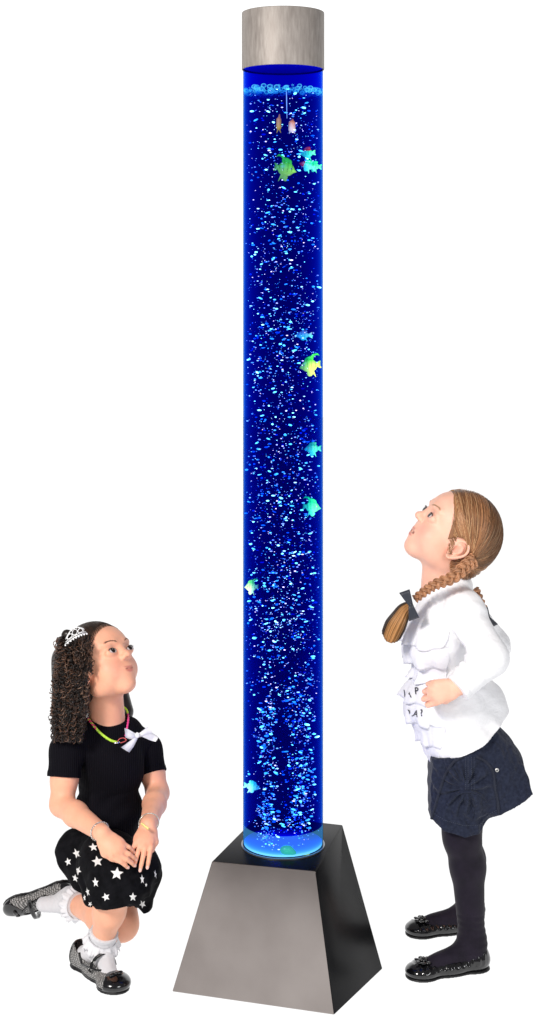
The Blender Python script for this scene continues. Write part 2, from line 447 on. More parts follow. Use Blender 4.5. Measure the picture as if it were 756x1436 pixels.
lathe('foot_ring', [(TR + .0005, Z0), (TR + .004, Z0), (TR + .004, Z0 + .003), (TR + .0005, Z0 + .003)], TX, TY, gask.m, lamp)
lt = bpy.data.lights.new('led_spill', 'POINT'); lt.energy = 2.2; lt.color = (.1, .35, 1); lt.shadow_soft_size = .03
lo_ = bpy.data.objects.new('led_spill', lt); COL.objects.link(lo_); lo_.location = (TX, TY, Z0 + .05)

# foam ring of bubbles on the water surface
rng = np.random.RandomState(11)
foam = MB()
fmM = bpy.data.materials.new('foam'); fmM.use_nodes = True; t = fmM.node_tree; t.nodes.remove(t.nodes['Principled BSDF'])
lw = t.nodes.new('ShaderNodeLayerWeight'); lw.inputs[0].default_value = .35
em = t.nodes.new('ShaderNodeEmission'); em.inputs[0].default_value = (.12, .75, 1, 1); em.inputs[1].default_value = 1.3  # foam emits in place of the lamp light it scatters
tb = t.nodes.new('ShaderNodeBsdfTransparent'); tb.inputs[0].default_value = (.8, .9, 1, 1)
mx = t.nodes.new('ShaderNodeMixShader'); t.links.new(lw.outputs['Facing'], mx.inputs[0]); t.links.new(tb.outputs[0], mx.inputs[1]); t.links.new(em.outputs[0], mx.inputs[2])
t.links.new(mx.outputs[0], t.nodes['Material Output'].inputs[0]); fmM.cycles.emission_sampling = 'NONE'
for i in range(620):
    a = rng.rand() * 2 * math.pi; r = (TR - .006) * (rng.rand() ** .35 if i < 420 else 1.0)
    s_ = .0010 + .0050 * rng.rand() ** 2.5
    foam.sphere((TX + r * math.cos(a), TY + r * math.sin(a), ZS - .001 - rng.rand() * .011 + (.004 if i > 420 else 0)), (s_ * 1.15, s_ * 1.15, s_ * .9), 10, 7)
foamo = foam.build('foam', fmM, lamp)

# ------------------------------------------------------------------ bubbles
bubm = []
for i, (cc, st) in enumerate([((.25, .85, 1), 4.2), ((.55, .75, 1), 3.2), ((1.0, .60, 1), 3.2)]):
    m_ = Mat('bubble_' + ['cyan', 'pale', 'violet'][i], (.6, .8, 1), .2).emit(cc, st); bubm.append(m_.m)  # emission stands in for lamp light caught by the bubbles
def bubmesh(mi, squash):
    q = MB(); q.sphere((0, 0, 0), (1, 1, squash), 8, 6); o = q.build('bubble', bubm[mi]); me = o.data; bpy.data.objects.remove(o); return me
bmeshes = [bubmesh(mi, sq) for mi in range(3) for sq in (.55, .8, 1.0)]
blist = []
streams = [(-.045, -.05), (-.032, -.06), (-.025, -.066), (-.036, -.04), (.028, -.065), (.045, -.052), (.056, -.04), (.012, -.03), (.03, -.01)]
for i in range(9500):
    u = rng.rand()
    z = Z0 + .015 + (ZS - Z0 - .02) * u
    r = (TR - .006) * math.sqrt(rng.rand()); a = rng.rand() * 2 * math.pi
    x, y = r * math.cos(a), r * math.sin(a)
    if rng.rand() < .68: y = -math.sqrt(max(0, (TR - .004) ** 2 - x * x)) + rng.exponential(.028)
    if math.hypot(x, y) > TR - .004: continue
    if u < .20 and rng.rand() < .75:
        sx, sy = streams[rng.randint(9)]; x = sx + rng.normal() * .009; y = sy + rng.normal() * .009
        if math.hypot(x, y) > TR - .007: continue
    if rng.rand() < .05 + .50 * u: continue
    if vnoise(np.array([[x * 1.0, y, z]]), 22, 3)[0] < -.25 and rng.rand() < .6: continue
    s_ = .00055 + .0021 * rng.rand() ** 5
    if u < .2: s_ *= 1.15
    blist.append((s_, x, y, z))
blist.sort(key=lambda b: -b[0] * (1.6 if b[2] < -.02 else 1 if b[2] < .03 else .5))
rest = [MB() for _ in range(1)]
def wob(s_): return (s_ * rng.uniform(1.0, 2.2), s_ * 1.1, s_ * rng.uniform(.6, .95))
for i, (s_, x, y, z) in enumerate(blist):
    k = 0 if s_ > .0018 else rng.choice([0, 1, 1, 2, 2])
    if i < 300:
        o = bpy.data.objects.new('bubble', bmeshes[k * 3 + rng.randint(3)]); COL.objects.link(o)
        o.location = (TX + x, TY + y, z); o.scale = wob(s_); o.rotation_euler = (0, rng.uniform(-.5, .5), 0)
        tag(o, "glinting air bubble, one of the larger ones rising in the blue water", "bubble", "air bubbles rising in the tube")
    else:
        w = wob(s_); rest[0].sphere((TX + x, TY + y, z), w, 6, 4, mi=k)
tag(rest[0].build('fine_bubbles', bubm), "fine fizz of tiny bubbles filling the blue water", "bubbles", None, 'stuff')

# ------------------------------------------------------------------ plastic fish
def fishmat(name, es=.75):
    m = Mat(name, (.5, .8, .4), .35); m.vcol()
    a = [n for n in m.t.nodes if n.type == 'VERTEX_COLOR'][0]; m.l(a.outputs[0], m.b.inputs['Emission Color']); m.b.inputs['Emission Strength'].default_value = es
    m.m.cycles.emission_sampling = 'NONE'; return m.m  # own colour also emitted, imitating lamp light on the toys
FM = fishmat('painted_glow_fish_plastic'); FM2 = fishmat('fish_eye_plastic', .1); FM3 = fishmat('copper_plastic', 1.3)
def fish(px, py, dy, size, face, label, top, bottom, tall=1.0, yaw=0, tilt=0, hook=True, accent=None, name='plastic_fish', headacc=None):
    """body length = size in photo pixels; face = -1 looks left, +1 looks right; dy = depth inside the tube"""
    D = TY + dy; o = at(px, py, D); L = size * D / FPX
    root = empty(name, o, label, 'toy fish', 'plastic fish floating in the tube')
    cy, sy = math.cos(math.radians(yaw)), math.sin(math.radians(yaw)); ct, st_ = math.cos(math.radians(tilt)), math.sin(math.radians(tilt))
    fwd = np.array([face * cy * ct, -sy * ct, st_]); fr = Frame(o, fwd, (0, 0, 1), L)
    top = np.array(top); bottom = np.array(bottom)
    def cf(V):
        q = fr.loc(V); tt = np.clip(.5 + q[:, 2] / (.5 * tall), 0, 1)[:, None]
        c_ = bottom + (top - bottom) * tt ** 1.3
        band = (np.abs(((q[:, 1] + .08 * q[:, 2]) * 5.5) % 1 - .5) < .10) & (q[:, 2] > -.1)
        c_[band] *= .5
        if accent is not None:
            m = q[:, 2] > .14 * tall; c_[m] = accent
        if headacc is not None: c_[q[:, 1] > .16] = headacc
        return c_
    b = SDF()
    fr.ell(b, (0, 0, 0), (.10, .36, .25 * tall), k=.03)
    fr.cap(b, (0, .28, -.02), (0, .46, -.04), .08, .03, k=.1)
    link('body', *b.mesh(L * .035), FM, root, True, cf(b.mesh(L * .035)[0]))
    d = SDF()   # dorsal fin sweeping back into a hook
    fr.ell(d, (0, -.02, .25 * tall), (.03, .24, .13 * tall), rx=-12, k=.03)
    if hook:
        ps = [fr.p(0, -.10, .30 * tall), fr.p(0, -.26, .40 * tall), fr.p(0, -.42, .42 * tall), fr.p(0, -.52, .34 * tall)]
        d.chain(ps, [L * .07, L * .05, L * .035, L * .02], L * .03)
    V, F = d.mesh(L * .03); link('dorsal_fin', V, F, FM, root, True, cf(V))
    d = SDF()
    fr.ell(d, (0, .02, -.28 * tall), (.025, .14, .15 * tall), rx=20, k=.02); fr.cap(d, (0, -.12, -.22 * tall), (0, -.22, -.46 * tall), .05, .02, k=.05)
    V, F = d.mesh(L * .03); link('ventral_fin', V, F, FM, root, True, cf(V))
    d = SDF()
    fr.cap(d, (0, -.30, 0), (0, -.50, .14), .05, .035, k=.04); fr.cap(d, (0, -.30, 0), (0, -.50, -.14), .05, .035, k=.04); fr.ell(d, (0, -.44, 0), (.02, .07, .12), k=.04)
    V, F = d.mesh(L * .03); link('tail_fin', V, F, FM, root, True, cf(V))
    for sx in (-1, 1):
        e = MB(); e.sphere(fr.p(sx * .075, .24, .05), L * .04, 10, 8, 0, (.9, .9, .7)); e.sphere(fr.p(sx * .10, .245, .05), L * .025, 8, 6, 0, (.01, .01, .02)); e.build('eye', FM2, root)
    return root
G1, Y1, T1, B1 = (.15, .95, .04), (1.0, 1.0, .08), (.0, .85, .28), (.12, 1.0, .50)
fish(401, 237, -.070, 33, 1, "yellow green angelfish with dark bands near the top of the tube", G1, Y1, 1.25, 10, -12)
fish(431, 215, -.058, 22, -1, "small teal fish with a red crest beside the yellow green angelfish", T1, B1, 1.1, -10, -5, False, (.8, .03, .05))
fish(431, 232, -.066, 26, -1, "teal fish with red head just under the red crested fish", T1, (.1, .8, .6), .8, -15, 20, False, None, 'plastic_fish', (.75, .03, .08))
fish(440, 233, -.050, 22, -1, "teal fish at the right tube wall near the top group", T1, B1, .9, 10, 5, False)
fish(425, 470, -.062, 25, -1, "small pale teal fish floating alone above the banded angelfish", (.25, .3, .5), (.1, .85, .75), .7, 0, 0, False)
fish(434, 513, -.062, 31, -1, "green angelfish with pale yellow belly swimming left, second group from top", (.02, .60, .06), (.80, 1.0, .15), 1.15, 0, -8)
fish(438, 629, -.055, 25, -1, "rounded dark teal fish at the right wall, halfway down the tube", (.0, .35, .25), (.05, .7, .55), 1.0, 10, 0, False)
fish(438, 711, -.058, 26, 1, "bright teal angelfish facing right with its tail to the tube centre", (.0, .9, .25), (.1, 1.0, .45), 1.2, 0, -5)
fish(352, 823, -.050, 20, -1, "yellow green angelfish pressed against the left tube wall", (.05, .55, .15), (.7, 1, .5), 1.3, 0, 0)
fish(354, 1103, -.050, 24, 1, "cyan fish at the left wall near the foot of the tube", (.05, .75, .75), (.3, 1, .95), .9, 0, -10, False)
# two small swimmers hanging near the surface
def swimmer(px, py, w, h, label, c1, c2):
    D = TY - .072; root = empty('plastic_fish', at(px, py, D), label, 'toy fish', 'plastic fish floating in the tube')
    s_ = SDF(); s_.cap(at(px, py - h * .25, D), at(px, py + h * .28, D), rpx(w * .42, D), rpx(w * .45, D), .002)
    cen = at(px, py, D)
    def cf(V):
        tt = np.clip(.5 + (V[:, 2] - cen[2]) / rpx(h), 0, 1)[:, None]; return np.array(c2) + (np.array(c1) - np.array(c2)) * tt
    V, F = s_.mesh(.0008); link('body', V, F, FM3, root, True, cf(V))
    s_ = SDF(); s_.cap(at(px + .5, py - h * .25, D), at(px + 1, py - h * .62, D), rpx(w * .3, D), rpx(w * .1, D), .001)
    V, F = s_.mesh(.0008); link('dorsal_fin', V, F, FM3, root, True, cf(V))
    s_ = SDF()
    for k in (-1, 1): s_.cap(at(px, py + h * .3, D), at(px + k * w * .35, py + h * .65, D), rpx(w * .14, D), rpx(w * .07, D), .001)
    V, F = s_.mesh(.0008); link('tail_fin', V, F, FM3, root, True, cf(V))
swimmer(391, 173, 8, 20, "slim bronze fish hanging head up just below the surface", (.75, .16, .08), (.85, .30, .02))
swimmer(409.5, 177, 11, 15, "orange and white fish seen from the front beside the hanging thread", (.85, .14, .04), (1.0, .55, .38))
q = MB(); q.tube([at(401.5, 120, TY - .07), at(402, 140, TY - .07), at(402.5, 166, TY - .07)], [.0007, .0011, .0006], 6, 0, (1, .85, .85))
tag(q.build('hanging_thread', FM3), "pale hanging thread between the bronze and the orange fish", "thread")
s_ = SDF(); s_.ell(at(402, 1192, TY - .078), (.015, .010, .011)); s_.ell(at(411, 1197, TY - .076), (.008, .007, .007))
gm = Mat('green_stone', (.0, .25, .12), .35).emit((0, .50, .22), .7)  # stone given a glow for the light of the tube foot
tag(sdfobj('pebble', s_, gm.m, None, .0012), "dark green pebble lying on the glowing tube floor", "pebble")
s_ = SDF(); s_.ell(at(424, 1197, TY - .06), (.012, .006, .003)); s_.ell(at(431, 1195, TY - .055), (.006, .005, .003))
gm = Mat('yellow_stone', (.5, .7, .2), .4).emit((.5, .9, .2), .5)  # glow again put in for light falling on the stone
tag(sdfobj('pebble', s_, gm.m, None, .0012), "flat yellow green pebble right of the dark green one", "pebble")
# ================================================================== people: shared pieces
def spots_col(base, spots):
    def f(V):
        c = np.tile(np.array(base, float), (len(V), 1))
        n = vnoise(V, 55, 2)[:, None] * .04 + vnoise(V, 160, 5)[:, None] * .025; c = c * (1 + n)
        for (p, r, rgb, s_) in spots:
            d = np.linalg.norm((V - p) / r, axis=1); w = (np.clip(1.25 - d, 0, 1)[:, None]) * s_; w = np.minimum(w, 1)
            c = c * (1 - w) + np.array(rgb) * w
        return c
    return f
def skin_mat(name):
    m = Mat(name, (.7, .42, .3), .5, 0, sss=.18, spec=.35).vcol()
    m.b.inputs['Subsurface Radius'].default_value = (.012, .005, .003); m.b.inputs['Subsurface Scale'].default_value = 1.0
    m.bump('noise', (900, 900, 900), .0002, .25); return m.m

def smooth_pts(pts, n=30):
    pts = np.array(pts, float); t = np.linspace(0, len(pts) - 1, n); i = np.minimum(t.astype(int), len(pts) - 2); f = (t - i)[:, None]
    p0 = pts[np.maximum(i - 1, 0)]; p1 = pts[i]; p2 = pts[i + 1]; p3 = pts[np.minimum(i + 2, len(pts) - 1)]
    return .5 * ((2 * p1) + (-p0 + p2) * f + (2 * p0 - 5 * p1 + 4 * p2 - p3) * f ** 2 + (-p0 + 3 * p1 - 3 * p2 + p3) * f ** 3)

def head(S_, H, spots, lipc, cheek, mouth_open=0.0, smile=0.0):
    """child's head in frame H: x right, y forward (face), z up; about 0.19 m from chin to crown"""
    H.ell(S_, (0, -.006, .030), (.069, .077, .071), k=.01)
    H.ell(S_, (0, .022, .030), (.060, .055, .052), k=.025)         # forehead
    H.ell(S_, (0, .022, -.030), (.050, .050, .052), k=.025)        # mid face
    for s_ in (-1, 1):
        H.ell(S_, (s_ * .031, .040, -.030), (.0255, .0255, .027), k=.018)     # cheeks
        H.ell(S_, (s_ * .033, .002, -.050), (.018, .034, .022), k=.02)      # jaw
    H.ell(S_, (0, .047, -.072), (.022, .020, .017), k=.02)         # chin
    H.ell(S_, (0, .0505, -.045), (.0245, .021, .020), k=.014)        # mouth mound
    for s_ in (-1, 1):
        H.ell(S_, (s_ * .030, .086, .008), (.019, .016, .0135), k=.010, op='sub')   # eye sockets
        H.ell(S_, (s_ * .031, .0655, .0045), (.0170, .0115, .0110), k=.005)          # lids
        H.cap(S_, (s_ * .016, .073, .027), (s_ * .042, .064, .026), .006, .005, k=.010)
    H.cap(S_, (0, .070, .014), (0, .079, -.008), .0050, .0080, k=.012)      # nose bridge
    H.ell(S_, (0, .084, -.0125), (.0090, .0085, .0078), k=.007)
    for s_ in (-1, 1):
        H.ell(S_, (s_ * .0090, .077, -.0155), (.0058, .0080, .0058), k=.005)
        H.ell(S_, (s_ * .0048, .083, -.0205), (.0026, .0038, .0028), k=.002, op='sub')
    mo = mouth_open
    H.ell(S_, (0, .0690, -.0392), (.0185, .0055, .0030), rx=-12, k=.004)    # upper lip
    H.ell(S_, (0, .0668, -.0480 - mo), (.0165, .0058, .0034), k=.004)       # lower lip
    H.ell(S_, (0, .0795, -.0437 - mo * .5), (.0160, .010, .0010 + mo * .45), k=.0015, op='sub')
    if False:
        for s_ in (-1, 1): H.ell(S_, (s_ * .0215, .064, -.0405), (.005, .007, .0035), k=.007, op='sub')
    if smile:
        for x in np.linspace(-.021, .021, 29): spots.append((H.p(x, .0755 - 25 * x * x, -.0437 + 13 * x * x), .0019, (.45, .12, .09), .75))
    for s_ in (-1, 1):                                                    # ears
        E = [(0, .008, .014), (0, .000, .024), (0, -.012, .025), (0, -.020, .014), (0, -.019, .000), (0, -.010, -.012), (0, .000, -.021), (0, .006, -.019), (0, .009, -.008)]
        o = (s_ * .0640, -.006, -.012)
        H.ell(S_, (o[0] - s_ * .002, o[1] - .004, o[2] + .003), (.0085, .019, .026), k=.004)
        pts = [H.p(o[0] + s_ * (.004 + .30 * max(0, .006 - y_)), o[1] + y_, o[2] + z_) for (_, y_, z_) in E]
        pts = smooth_pts(pts, 25); S_.chain(pts, np.interp(np.linspace(0, 1, 25), (0, .5, .75, .85, 1), (.0026, .0029, .0036, .0044, .0028)), .002)
        ip = [H.p(o[0] + s_ * .006, o[1] + y_, o[2] + z_) for (y_, z_) in ((.000, .014), (-.009, .012), (-.011, .002), (-.004, -.007))]
        ip = smooth_pts(ip, 12); S_.chain(ip, [.0021] * 12, .002)
        H.ell(S_, (o[0] + s_ * .006, o[1] + .001, o[2] + .001), (.0045, .0055, .008), k=.002, op='sub')
        spots.append((H.p(o[0] + s_ * .005, o[1] + .001, o[2] + .001), .010, (.52, .18, .12), .6))
        spots.append((H.p(o[0] + s_ * .010, o[1] - .012, o[2] + .015), .014, (.80, .34, .26), .35))
        spots.append((H.p(s_ * .036, .058, -.028), .024, cheek, .55))
        spots.append((H.p(s_ * .0048, .084, -.0215), .0034, (.25, .08, .05), .9))
        spots.append((H.p(s_ * .031, .074, .013), .012, (.62, .33, .25), .4))
    spots.append((H.p(0, .096, -.014), .010, cheek, .35))
    for x in np.linspace(-.0155, .0155, 13):
        sm_ = smile * 14 * x * x; spots.append((H.p(x, .0765 - 20 * x * x, -.0395 + sm_), .0036 * (1 - 2600 * x * x), lipc, .62)); spots.append((H.p(x * .9, .0748 - 20 * x * x, -.0482 - mo + sm_), .0042 * (1 - 2600 * x * x), lipc, .62))
        spots.append((H.p(x, .0750 - 17 * x * x, -.0437 - mo * .5 + sm_), .0017 + mo * .35, (.24, .05, .04), .85))

def eyes(S_, H, parent, iris, gaze=(0, 0), brow=(.2, .12, .07), lash=(.03, .02, .015)):
    mt = Mat('eye_wet', (.8, .8, .8), .3, 0, spec=.25).vcol().m
    def lid(s_, dx, dz, lift):      # a point on the lid bulge
        return H.p(s_ * (.031 + dx), .0655 + .0115 * math.sqrt(max(.03, 1 - (dx / .0175) ** 2 - (dz / .0112) ** 2)) + lift, .0045 + dz)
    up = lambda dx: .0066 * max(0, math.cos((dx - .0012) / .0142 * 1.5)) ** .75
    lowr = lambda dx: -.0049 * max(0, math.cos(dx / .0142 * 1.5)) ** .8
    for s_ in (-1, 1):
        q = MB(); n, m = 41, 25; G = np.zeros((n, m, 3)); C = np.zeros((n, m, 3))
        for i, dx in enumerate(np.linspace(-.0130, .0130, n)):
            a_, b_ = lowr(dx), up(dx)
            for j in range(m):
                dz = a_ + (b_ - a_) * j / (m - 1); G[i, j] = lid(s_, dx, dz, .0006)
                rr_ = math.hypot(dx - gaze[0] * s_ * .010, dz - gaze[1] * .006)
                C[i, j] = (.005, .004, .004) if rr_ < .0031 else iris if rr_ < .0061 else (.02, .015, .012) if rr_ < .0067 else np.array((.60, .53, .51)) * (1 - .35 * (j / (m - 1)) ** 4) if abs(dx) < .0115 else (.55, .28, .24)
                if math.hypot(dx - .0018, dz - .0026 - gaze[1] * .006) < .0008: C[i, j] = (.9, .9, .9)  # painted catchlight dot
        q.sheet(G, 0, C.reshape(-1, 3)); q.build('eye', mt, parent)
    q = MB()
    for s_ in (-1, 1):
        xs = np.linspace(-.0128, .0138, 15)
        q.tube([lid(s_, dx, up(dx) + .0004, .0007) for dx in xs], np.array([.0003] + [.0007 + .0005 * k / 12 for k in range(13)] + [.0003]) * H.s, 5, 0, lash)
        for dx in np.linspace(.000, .0130, 9):
            a_ = lid(s_, dx, up(dx) + .0006, .001); q.tube([a_, a_ + H.v(s_ * (.0010 + dx * .12), .0022, .0016) * H.s], [.0004 * H.s, .0001], 4, 0, lash)
        q.tube([lid(s_, dx, lowr(dx) - .0003, .0004) for dx in np.linspace(-.011, .0125, 13)], .0005 * H.s, 5, 0, np.array((.50, .24, .18)))
        q.tube([lid(s_, dx, min(.0100, up(dx) + .0026), .0000) for dx in np.linspace(-.011, .0125, 13)], .0004 * H.s, 5, 0, np.array((.52, .25, .18)))
    q.build('eyelashes', Mat('lash', lash, .6).vcol().m, parent)
    def face(pts, lift):
        o = np.array([H.p(x, .14, z) for x, z in pts]); d = -H.v(0, 1, 0); P = S_.hit(o, np.tile(d, (len(pts), 1)), .12 * H.s); return P - d * lift
    q = MB(); rr = np.random.RandomState(3)
    for s_ in (-1, 1):
        xs = [.0135 + .029 * i / 89 for i in range(90)]; zs = [.0235 + .0060 * math.sin((x - .0135) / .029 * 2.3) + rr.normal() * .0008 for x in xs]
        A_ = face([(s_ * x, z) for x, z in zip(xs, zs)], .0004); C_ = face([(s_ * (x + .0040), z + .0012) for x, z in zip(xs, zs)], .0003)
        for a_, c_ in zip(A_, C_): q.tube([a_, c_], [.00028 * H.s, .00012 * H.s], 4, 0, brow)
    q.build('eyebrows', Mat('brow', brow, .8).vcol().m, parent)

def hand(S_, w, fdir, back, thumb, sc=1.0, curl=(20, 30, 20), spread=.0, thumb_in=0.0, spots=None, skc=(.8, .4, .3), fan=None):
    """w wrist, fdir along the palm, back = normal of the back of the hand, thumb=+1/-1 side along cross(fdir,back)"""
    f = nrm(fdir); b = np.asarray(back, float); b = nrm(b - f * (b @ f)); x = np.cross(f, b) * thumb
    P = lambda X, Y, Z: w + (x * X + f * Y + b * Z) * sc
    R = np.stack([x, f, b], 1)
    S_.ell(P(0, .030, 0), np.array((.0235, .034, .0125)) * sc, R, .008)
    S_.ell(P(-.003, .042, .001), np.array((.0225, .018, .0105)) * sc, R, .008)
    S_.ell(P(.014, .022, -.006), np.array((.012, .020, .011)) * sc, R, .006)
    bx = [.0192, .0066, -.0062, -.0184]; by = [.052, .056, .053, .046]; ln = [.050, .056, .051, .041]; rr = [.0062, .0063, .0060, .0054]
    nails = []
    for i in range(4):
        p0 = P(bx[i], by[i] - .014, .0005); p = P(bx[i], by[i], .0015)
        ang = 0; dx = spread * (bx[i] / .0175) + (fan[i] if fan else 0)
        d0 = nrm(f + x * dx)
        S_.cap(p0, p, rr[i] * sc * 1.0, rr[i] * sc, .0025)
        if spots is not None: spots.append((P(bx[i], by[i], .008), .007 * sc, (skc[0], skc[1] * .8, skc[2] * .75), .45))
        for j, fr_ in enumerate((.42, .32, .26)):
            c_ = curl[j] if not isinstance(curl[0], (tuple, list)) else curl[i][j]
            ang += math.radians(c_)
            d = d0 * math.cos(ang) - b * math.sin(ang)
            q = p + d * ln[i] * fr_ * sc
            S_.cap(p, q, rr[i] * sc * (1 - .10 * j), rr[i] * sc * (.92 - .12 * j), .0012 if j else .0025)
            p = q
        nails.append((p + (b * math.cos(ang) + d0 * math.sin(ang)) * rr[i] * .62 * sc - d * .002, d, (b * math.cos(ang) + d0 * math.sin(ang)), rr[i] * sc))
    t0 = P(.014, .012, -.004); t1 = P(.030 - .010 * thumb_in, .032, -.008 - .004 * thumb_in); t2 = P(.036 - .026 * thumb_in, .050, -.012 - .004 * thumb_in); t3 = P(.037 - .034 * thumb_in, .063, -.015 - .002 * thumb_in)
    S_.chain([t0, t1, t2, t3], [.011 * sc, .0092 * sc, .0078 * sc, .006 * sc], .005)
    return nails
def nail_mesh(nails, parent):
    q = MB()
    for (p, d, n, r) in nails:
        R = np.stack([np.cross(d, n), d, n], 1); q.sphere(p, (r * .62, r * .85, r * .3), 10, 6, 0, (.86, .52, .44), R)
    q.build('fingernails', Mat('nail', (.86, .52, .44), .25).vcol().m, parent)

def shoe_sdf(F, L=.19, wd=.034, deep=.0, sole=True, opening=(.055, .024)):
    """F: frame at the middle of the sole, y to the toe, z up"""
    s_ = SDF(); h = L / 2
    F.ell(s_, (0, -h + .034, .022), (wd * .80, .036, .030), k=.01)
    F.ell(s_, (0, -.005, .014), (wd * .80, .060, .020), k=.012)
    F.ell(s_, (.003, h - .040, .013), (wd, .041, .019), k=.012)
    F.ell(s_, (0, -h + .026, .040), (wd * .55, .020, .018), k=.01)
    F.ell(s_, (0, -.018, .046), (wd * .60, opening[0], opening[1]), k=.003, op='sub')
    F.ell(s_, (0, -h + .040, .050), (wd * .55, .028, .03), k=.003, op='sub')
    def post(P, d):
        q = F.loc(P); return np.maximum(d, -(q[..., 2]) + .0005 * 0)
    s_.post = post
    return s_
def sole_sdf(F, L, wd):
    s_ = SDF(); h = L / 2
    F.ell(s_, (0, -h + .034, .002), (wd * .80, .0355, .02), k=.01); F.ell(s_, (0, -.005, .002), (wd * .78, .060, .02), k=.012); F.ell(s_, (.003, h - .040, .002), (wd * .99, .0405, .02), k=.012)
    s_.post = lambda P, d: np.maximum(d, np.abs(F.loc(P)[..., 2] - .0022) - .0022)
    return s_
def text_mesh(body, size):
    cu = bpy.data.curves.new('t', 'FONT'); cu.body = body; cu.size = size; cu.align_x = 'CENTER'; cu.align_y = 'CENTER'; cu.offset = size * .02
    o = bpy.data.objects.new('t', cu); COL.objects.link(o); bpy.context.view_layer.update()
    me = bpy.data.meshes.new_from_object(o); V = np.array([v.co[:] for v in me.vertices]); F = [tuple(p.vertices) for p in me.polygons]
    bpy.data.objects.remove(o); bpy.data.meshes.remove(me); return V, F
def ribbon_bow(parent, name, c, right, up, outw, w, mat, tails=True, th=.0016):
    """two loops, a knot and two tails"""
    q = MB(); right, up, outw = nrm(right), nrm(up), nrm(outw)
    for s_ in (-1, 1):
        G = np.zeros((12, 5, 3))
        for i in range(12):
            t_ = i / 11; a = t_ * 2 * math.pi
            x = s_ * w * .5 * (1 - math.cos(a)); dpt = .16 * w * math.sin(a)
            for j in range(5):
                v = (j / 4 - .5) * w * (.30 + .42 * (1 - math.cos(a)) / 2)
                G[i, j] = c + right * x + up * (v + .10 * x * s_) + outw * (dpt + .012 * w)
        q.sheet(G, 0, (1, 1, 1), th)
        if tails:
            G = np.zeros((8, 4, 3))
            for i in range(8):
                t_ = i / 7
                for j in range(4):
                    v = (j / 3 - .5) * w * (.25 + .3 * t_)
                    G[i, j] = c + right * (s_ * w * .75 * t_ + v * .7) - up * (w * .85 * t_ - s_ * v * .4 + (abs(j - 1.5) < 1) * 0) + outw * (.03 * w * math.sin(t_ * 5))
            q.sheet(G, 0, (1, 1, 1), th)
    q.sphere(c + outw * w * .06, (w * .13, w * .13, w * .15), 10, 8)
    return q.build(name, mat, parent)

def strands_on(S_, H, roots, gathers, n=14, lift=.0012, cen=(0, -.012, .028)):
    """paths over a surface from each root to its gather point, all solved together"""
    c0 = H.p(*cen); a = roots - c0; a /= np.linalg.norm(a, axis=1, keepdims=True); b = gathers - c0; b /= np.linalg.norm(b, axis=1, keepdims=True)
    om = np.maximum(np.arccos(np.clip((a * b).sum(1), -1, 1)), .06)[:, None, None]; T = np.linspace(0, 1, n)[None, :, None]
    D = (np.sin((1 - T) * om) * a[:, None] + np.sin(T * om) * b[:, None]) / np.sin(om); D /= np.linalg.norm(D, axis=-1, keepdims=True)
    o = c0 + D * .16 * H.s
    P = S_.hit(o.reshape(-1, 3), -D.reshape(-1, 3), .2); ok = S_(P) < .012
    P = P.reshape(D.shape) + D * np.asarray(lift)[:, None, None]; ok = ok.reshape(D.shape[:2])
    return [P[i][ok[i]] for i in range(len(P))]
def wisps(S_, H, roots, gathers, q, colf, r=.00035, keep=5):
    for P in strands_on(S_, H, roots, gathers, 18, np.full(len(roots), .0006)):
        if len(P) >= keep: q.tube(P[:keep], np.linspace(.0001, r, keep), 3, 0, colf())
def near_hits(S_, pxy):
    o = np.array([at(px, py, 3.3) for px, py in pxy]); d = np.array([nrm(at(px, py, 4) - at(px, py, 3)) for px, py in pxy]); return S_.hit(o, d, .6)
# ================================================================== standing girl, looking up
SG = empty('person', (.44, 3.56, 0), "standing girl with long braid, white ruffled shirt and navy skirt", "person")
skinA = skin_mat('skin_fair')
HA = Frame(at(633, 752, 3.57), (-.745, -.10, .66), (.66, .0, .745), 1.06)
spA = []
A = SDF()
head(A, HA, spA, (.60, .15, .13), (.88, .34, .27), mouth_open=.006)
A.cap(at(621, 775, 3.58), at(620, 838, 3.58), .044, .050, .02)                      # neck
A.ell(at(624, 888, 3.585), (.056, .078, .070), k=.03)                                  # chest
A.ell(at(636, 980, 3.585), (.070, .070, .080), k=.03)
A.ell(at(655, 1060, 3.585), (.060, .070, .05), k=.03)
A.chain([at(645, 850, 3.51), at(688, 920, 3.46), at(643, 963, 3.43)], [.028, .023, .0195], .015)
A.chain([at(650, 850, 3.67), at(692, 915, 3.73), at(650, 960, 3.74)], [.030, .025, .018], .015)
nA = hand(A, at(640, 962, 3.425), (-.90, .10, -.32), (-.16, -1, .05), -1, 1.05, ((30, 50, 30), (38, 55, 35), (46, 60, 35), (54, 60, 35)), .10, .9, spA, (.80, .36, .27))
hand(A, at(646, 962, 3.74), (-.9, -.1, -.3), (0, 1, 0), 1, 1.0, (25, 30, 20))
for (hx, kx, ax, D1, D2) in ((648, 650, 661, 3.53, 3.555), (652, 645, 652, 3.64, 3.72)):
    k_y, a_y = (1180, 1322) if D2 < 3.6 else (1165, 1283)
    A.chain([at(hx, 1075, D1), at(kx, k_y, (D1 + D2) / 2), at(ax, a_y, D2)], [.040, .028, .018], .02)
skcA = (.88, .49, .36)
bodyA = sdfobj('body', A, skinA, SG, .0023, spots_col(skcA, spA))
nail_mesh(nA, bodyA)
eyes(A, HA, bodyA, (.028, .020, .016), (-.15, .12), (.55, .33, .20), (.08, .04, .03))

